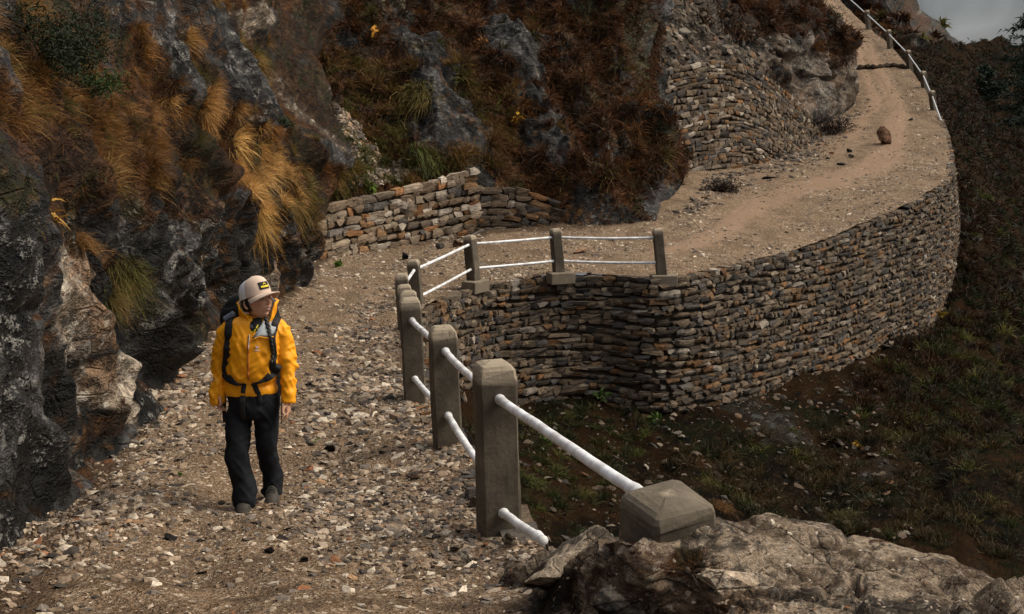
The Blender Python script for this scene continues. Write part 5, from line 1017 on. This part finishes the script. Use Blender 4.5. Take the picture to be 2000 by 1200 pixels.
for k in range(3):
    ph = np.arange(60)*.42+k*2*np.pi/3; o = np.stack([np.cos(ph)*.0065, np.sin(2*ph)*.004, 0*ph], -1); v, f = tube(pts+o, np.linspace(.0095, .0055, 60), 8); J.add(v, f)
wear('braid', J.mesh('braid', [M_hair], True), hair)
na_, nh_ = 64, 22; CR = []
for h in np.linspace(0, 1, nh_):
    ring = []
    for a in np.linspace(0, 2*np.pi, na_, endpoint=False):        # a = 0 at the front
        fr_ = .5+.5*math.cos(a); e_ = math.cos(h*math.pi/2)**.52; zz = .022+.112*math.sin(h*math.pi/2)**.9*(.9+.12*fr_)-.010*(1-fr_)
        ring.append((math.sin(a)*.086*e_, -math.cos(a)*(.104+.004*fr_)*e_+.006, zz+.004*fr_))
    CR.append(ring)
v, fs = loft(CR, False); a = np.arange(na_); ang = (a+.5)/na_*2*np.pi; frontf = np.cos(ang) > .17; mi = np.tile(np.where(frontf, 0, 1), nh_-1); mi[:na_*4] = np.where(np.tile(frontf, 4), 0, 2)
cap = wear('cap', mesh_np('cap', from_head(v), fs[0], [M_beige, M_cmesh, M_wht], True, None, mi), None, 'trucker cap with beige front, white mesh back and black badge')
bm_ = Join(); u2 = np.linspace(-1, 1, 25); w2 = np.linspace(0, 1, 9); top = np.array([[(math.sin(s*1.28)*(.0865+.004*w), -math.cos(s*1.28)*.108+.006-w*.084*max(0, math.cos(s*1.45))**.6, .030-.012*w-.020*s*s-.012*w*s*s) for s in u2] for w in w2]); bot = top+np.array([0, 0, -.004]); n_ = 9*25; i = np.arange(n_).reshape(9, 25)
v = np.concatenate([top.reshape(-1, 3), bot.reshape(-1, 3)]); f = np.concatenate([grid_faces(9, 25), grid_faces(9, 25, n_)[:, ::-1], np.stack([i[-1, :-1], i[-1, 1:], i[-1, 1:]+n_, i[-1, :-1]+n_], -1)])
wear('brim', mesh_np('brim', from_head(v), f, [M_beige], True), cap)
CB = bvh(np.concatenate(CR), [grid_faces(nh_, na_)]) if False else bvh(loft(CR, False)[0], loft(CR, False)[1])
def on_cap(x, z, off):
    h = CB.ray_cast(Vector((x, -.5, z)), Vector((0, 1, 0))); return np.array(h[0])+np.array([0, -off, 0])
def cap_decal(name, polys, mat, off, parent):
    J = Join()
    for pl in polys:
        p = np.array([on_cap(x, z, off) for x, z in pl]); n = len(p); b = p+np.array([0, .004, 0]); a = np.arange(n); J.add(from_head(np.concatenate([p, b])), [a[None], np.stack([np.roll(a, -1), a, a+n, np.roll(a, -1)+n], -1)])
    return wear(name, J.mesh(name, [mat]), parent)
def rrect(x0, x1, z0, z1, r): return [(x+r*math.cos(t), z+r*math.sin(t)) for (x, z, a0) in ((x1-r, z1-r, 0), (x0+r, z1-r, 90), (x0+r, z0+r, 180), (x1-r, z0+r, 270)) for t in np.radians([a0, a0+45, a0+90])]
gx_ = np.linspace(-.034, .034, 11); gz_ = np.linspace(.050, .094, 7); bp_ = np.array([[on_cap(x*(1-.05*(k in (0, 6))), z, .0035) for x in gx_] for k, z in enumerate(gz_)]); bq_ = np.concatenate([bp_.reshape(-1, 3), bp_.reshape(-1, 3)+np.array([0, .004, 0])]); bi_ = np.arange(77).reshape(7, 11); loop_ = np.concatenate([bi_[0, :-1], bi_[:-1, -1], bi_[-1, :0:-1], bi_[:0:-1, 0]])
badge = wear('badge', mesh_np('badge', from_head(bq_), np.concatenate([grid_faces(7, 11), np.stack([np.roll(loop_, -1), loop_, loop_+77, np.roll(loop_, -1)+77], -1)]), [M_blk]), cap)
arc = [(math.cos(t)*.009, .077+math.sin(t)*.010) for t in np.linspace(0, math.pi, 9)]+[(math.cos(t)*.0055, .077+math.sin(t)*.006) for t in np.linspace(math.pi, 0, 9)]
cap_decal('badge_print', [arc]+[[(x0, .060), (x0+wd, .060), (x0+wd, .0715), (x0, .0705)] for x0, wd in ((-.026, .006), (-.0185, .005), (-.012, .007), (-.003, .005), (.0035, .0075), (.0125, .005), (.019, .007))], M_yel, .0065, badge)
# ---- backpack
bk = empty('backpack', HG, 'black hiking backpack worn by the hiker, straps over the yellow jacket', 'backpack')
def pk(name, v, f, mat, parent=None, smooth=True):
    o = bpy.data.objects.new(name, mesh_np(name, v, f, [mat], smooth)); COL.objects.link(o); o.parent = parent or bk; return o
rows = [(785,492,44,.10,.21),(770,491,49,.115,.22),(735,490,54,.125,.225),(695,488,58,.13,.23),(665,485,60,.13,.23),(640,481,59,.125,.23),(618,477,55,.12,.23),(602,473,48,.11,.23),(592,470,39,.09,.225),(586,468,26,.06,.225),(584,467,10,.03,.225)]
q = smooth_path([(*L3(cx, py, yo), rx*HK, ry) for (py, cx, rx, ry, yo) in rows], 50); v, f = sweep(q[:, :3], q[:, 3], q[:, 4], 44, 2.8); v = wrinkle(v, unit(v-q[:, :3].mean(0)), .016, 9, 71, ((1, .4, .3), (.2, .2, 1))); pk('pack_body', v, f, M_pack)
for (nm, path, wd) in [('shoulder_strap', [(453,616),(457,630),(457,648),(455,672),(449,700),(444,724)], [.052,.056,.056,.054,.05,.05]), ('shoulder_strap', [(547,618),(543,632),(540,650),(541,670),(541,690),(538,716)], [.045,.046,.044,.042,.042,.046])]:
    v, f = ribbon(path, .05, .014, .001, None, 40, wd); pk(nm, v, f, M_web)
for path, wd in (([(441,716),(448,724),(458,732),(470,739),(480,741)], [.075,.075,.05,.025,.012]), ([(546,706),(541,716),(532,727),(520,734),(508,738)], [.07,.07,.05,.022,.012])):
    v, f = ribbon(path, .05, .012, .002, None, 30, wd); pk('hip_belt', v, f, M_web)
v, f = ribbon([(486,738),(484,748),(483,757)], .03, .006, .006); pk('belt_webbing', v, f, M_web)
v, f = ribbon([(483,756),(481,775),(481,795),(484,812)], .036, .006, .006, TB); pk('belt_webbing', v, f, M_web)
v, f = ribbon([(503,738),(507,748),(511,757)], .034, .006, .006); pk('belt_webbing', v, f, M_web)
v, f = ribbon([(511,756),(514,768),(515,778)], .028, .006, .006, TB); pk('belt_webbing', v, f, M_web)
c = catmull([L3(438, 735, .02), L3(437, 770, .03), L3(435, 800, .02), L3(436, 825, .02)], 20); v, f = sweep(c, .013, .004, 10); pk('loose_strap', v, f, M_web)
c = catmull([L3(546, 730, .03), L3(546.5, 770, .03), L3(545.5, 805, .03), L3(545, 826, .03)], 20); v, f = sweep(c, .0035, .003, 8); pk('loose_cord', v, f, M_web)
a = on_jacket(444, 625, .012); b = on_jacket(463, 613, .012); b[1] = min(b[1], a[1]+.03); q = np.linspace(0, 1, 12)[:, None]; v, f = tube(a*(1-q)+b*q, .018+.004*np.abs(np.sin(np.arange(12)*1.2)), 12); pk('strap_pouch', v, f, M_strap)
for o in list(bk.children): o.matrix_parent_inverse = Matrix.Identity(4)
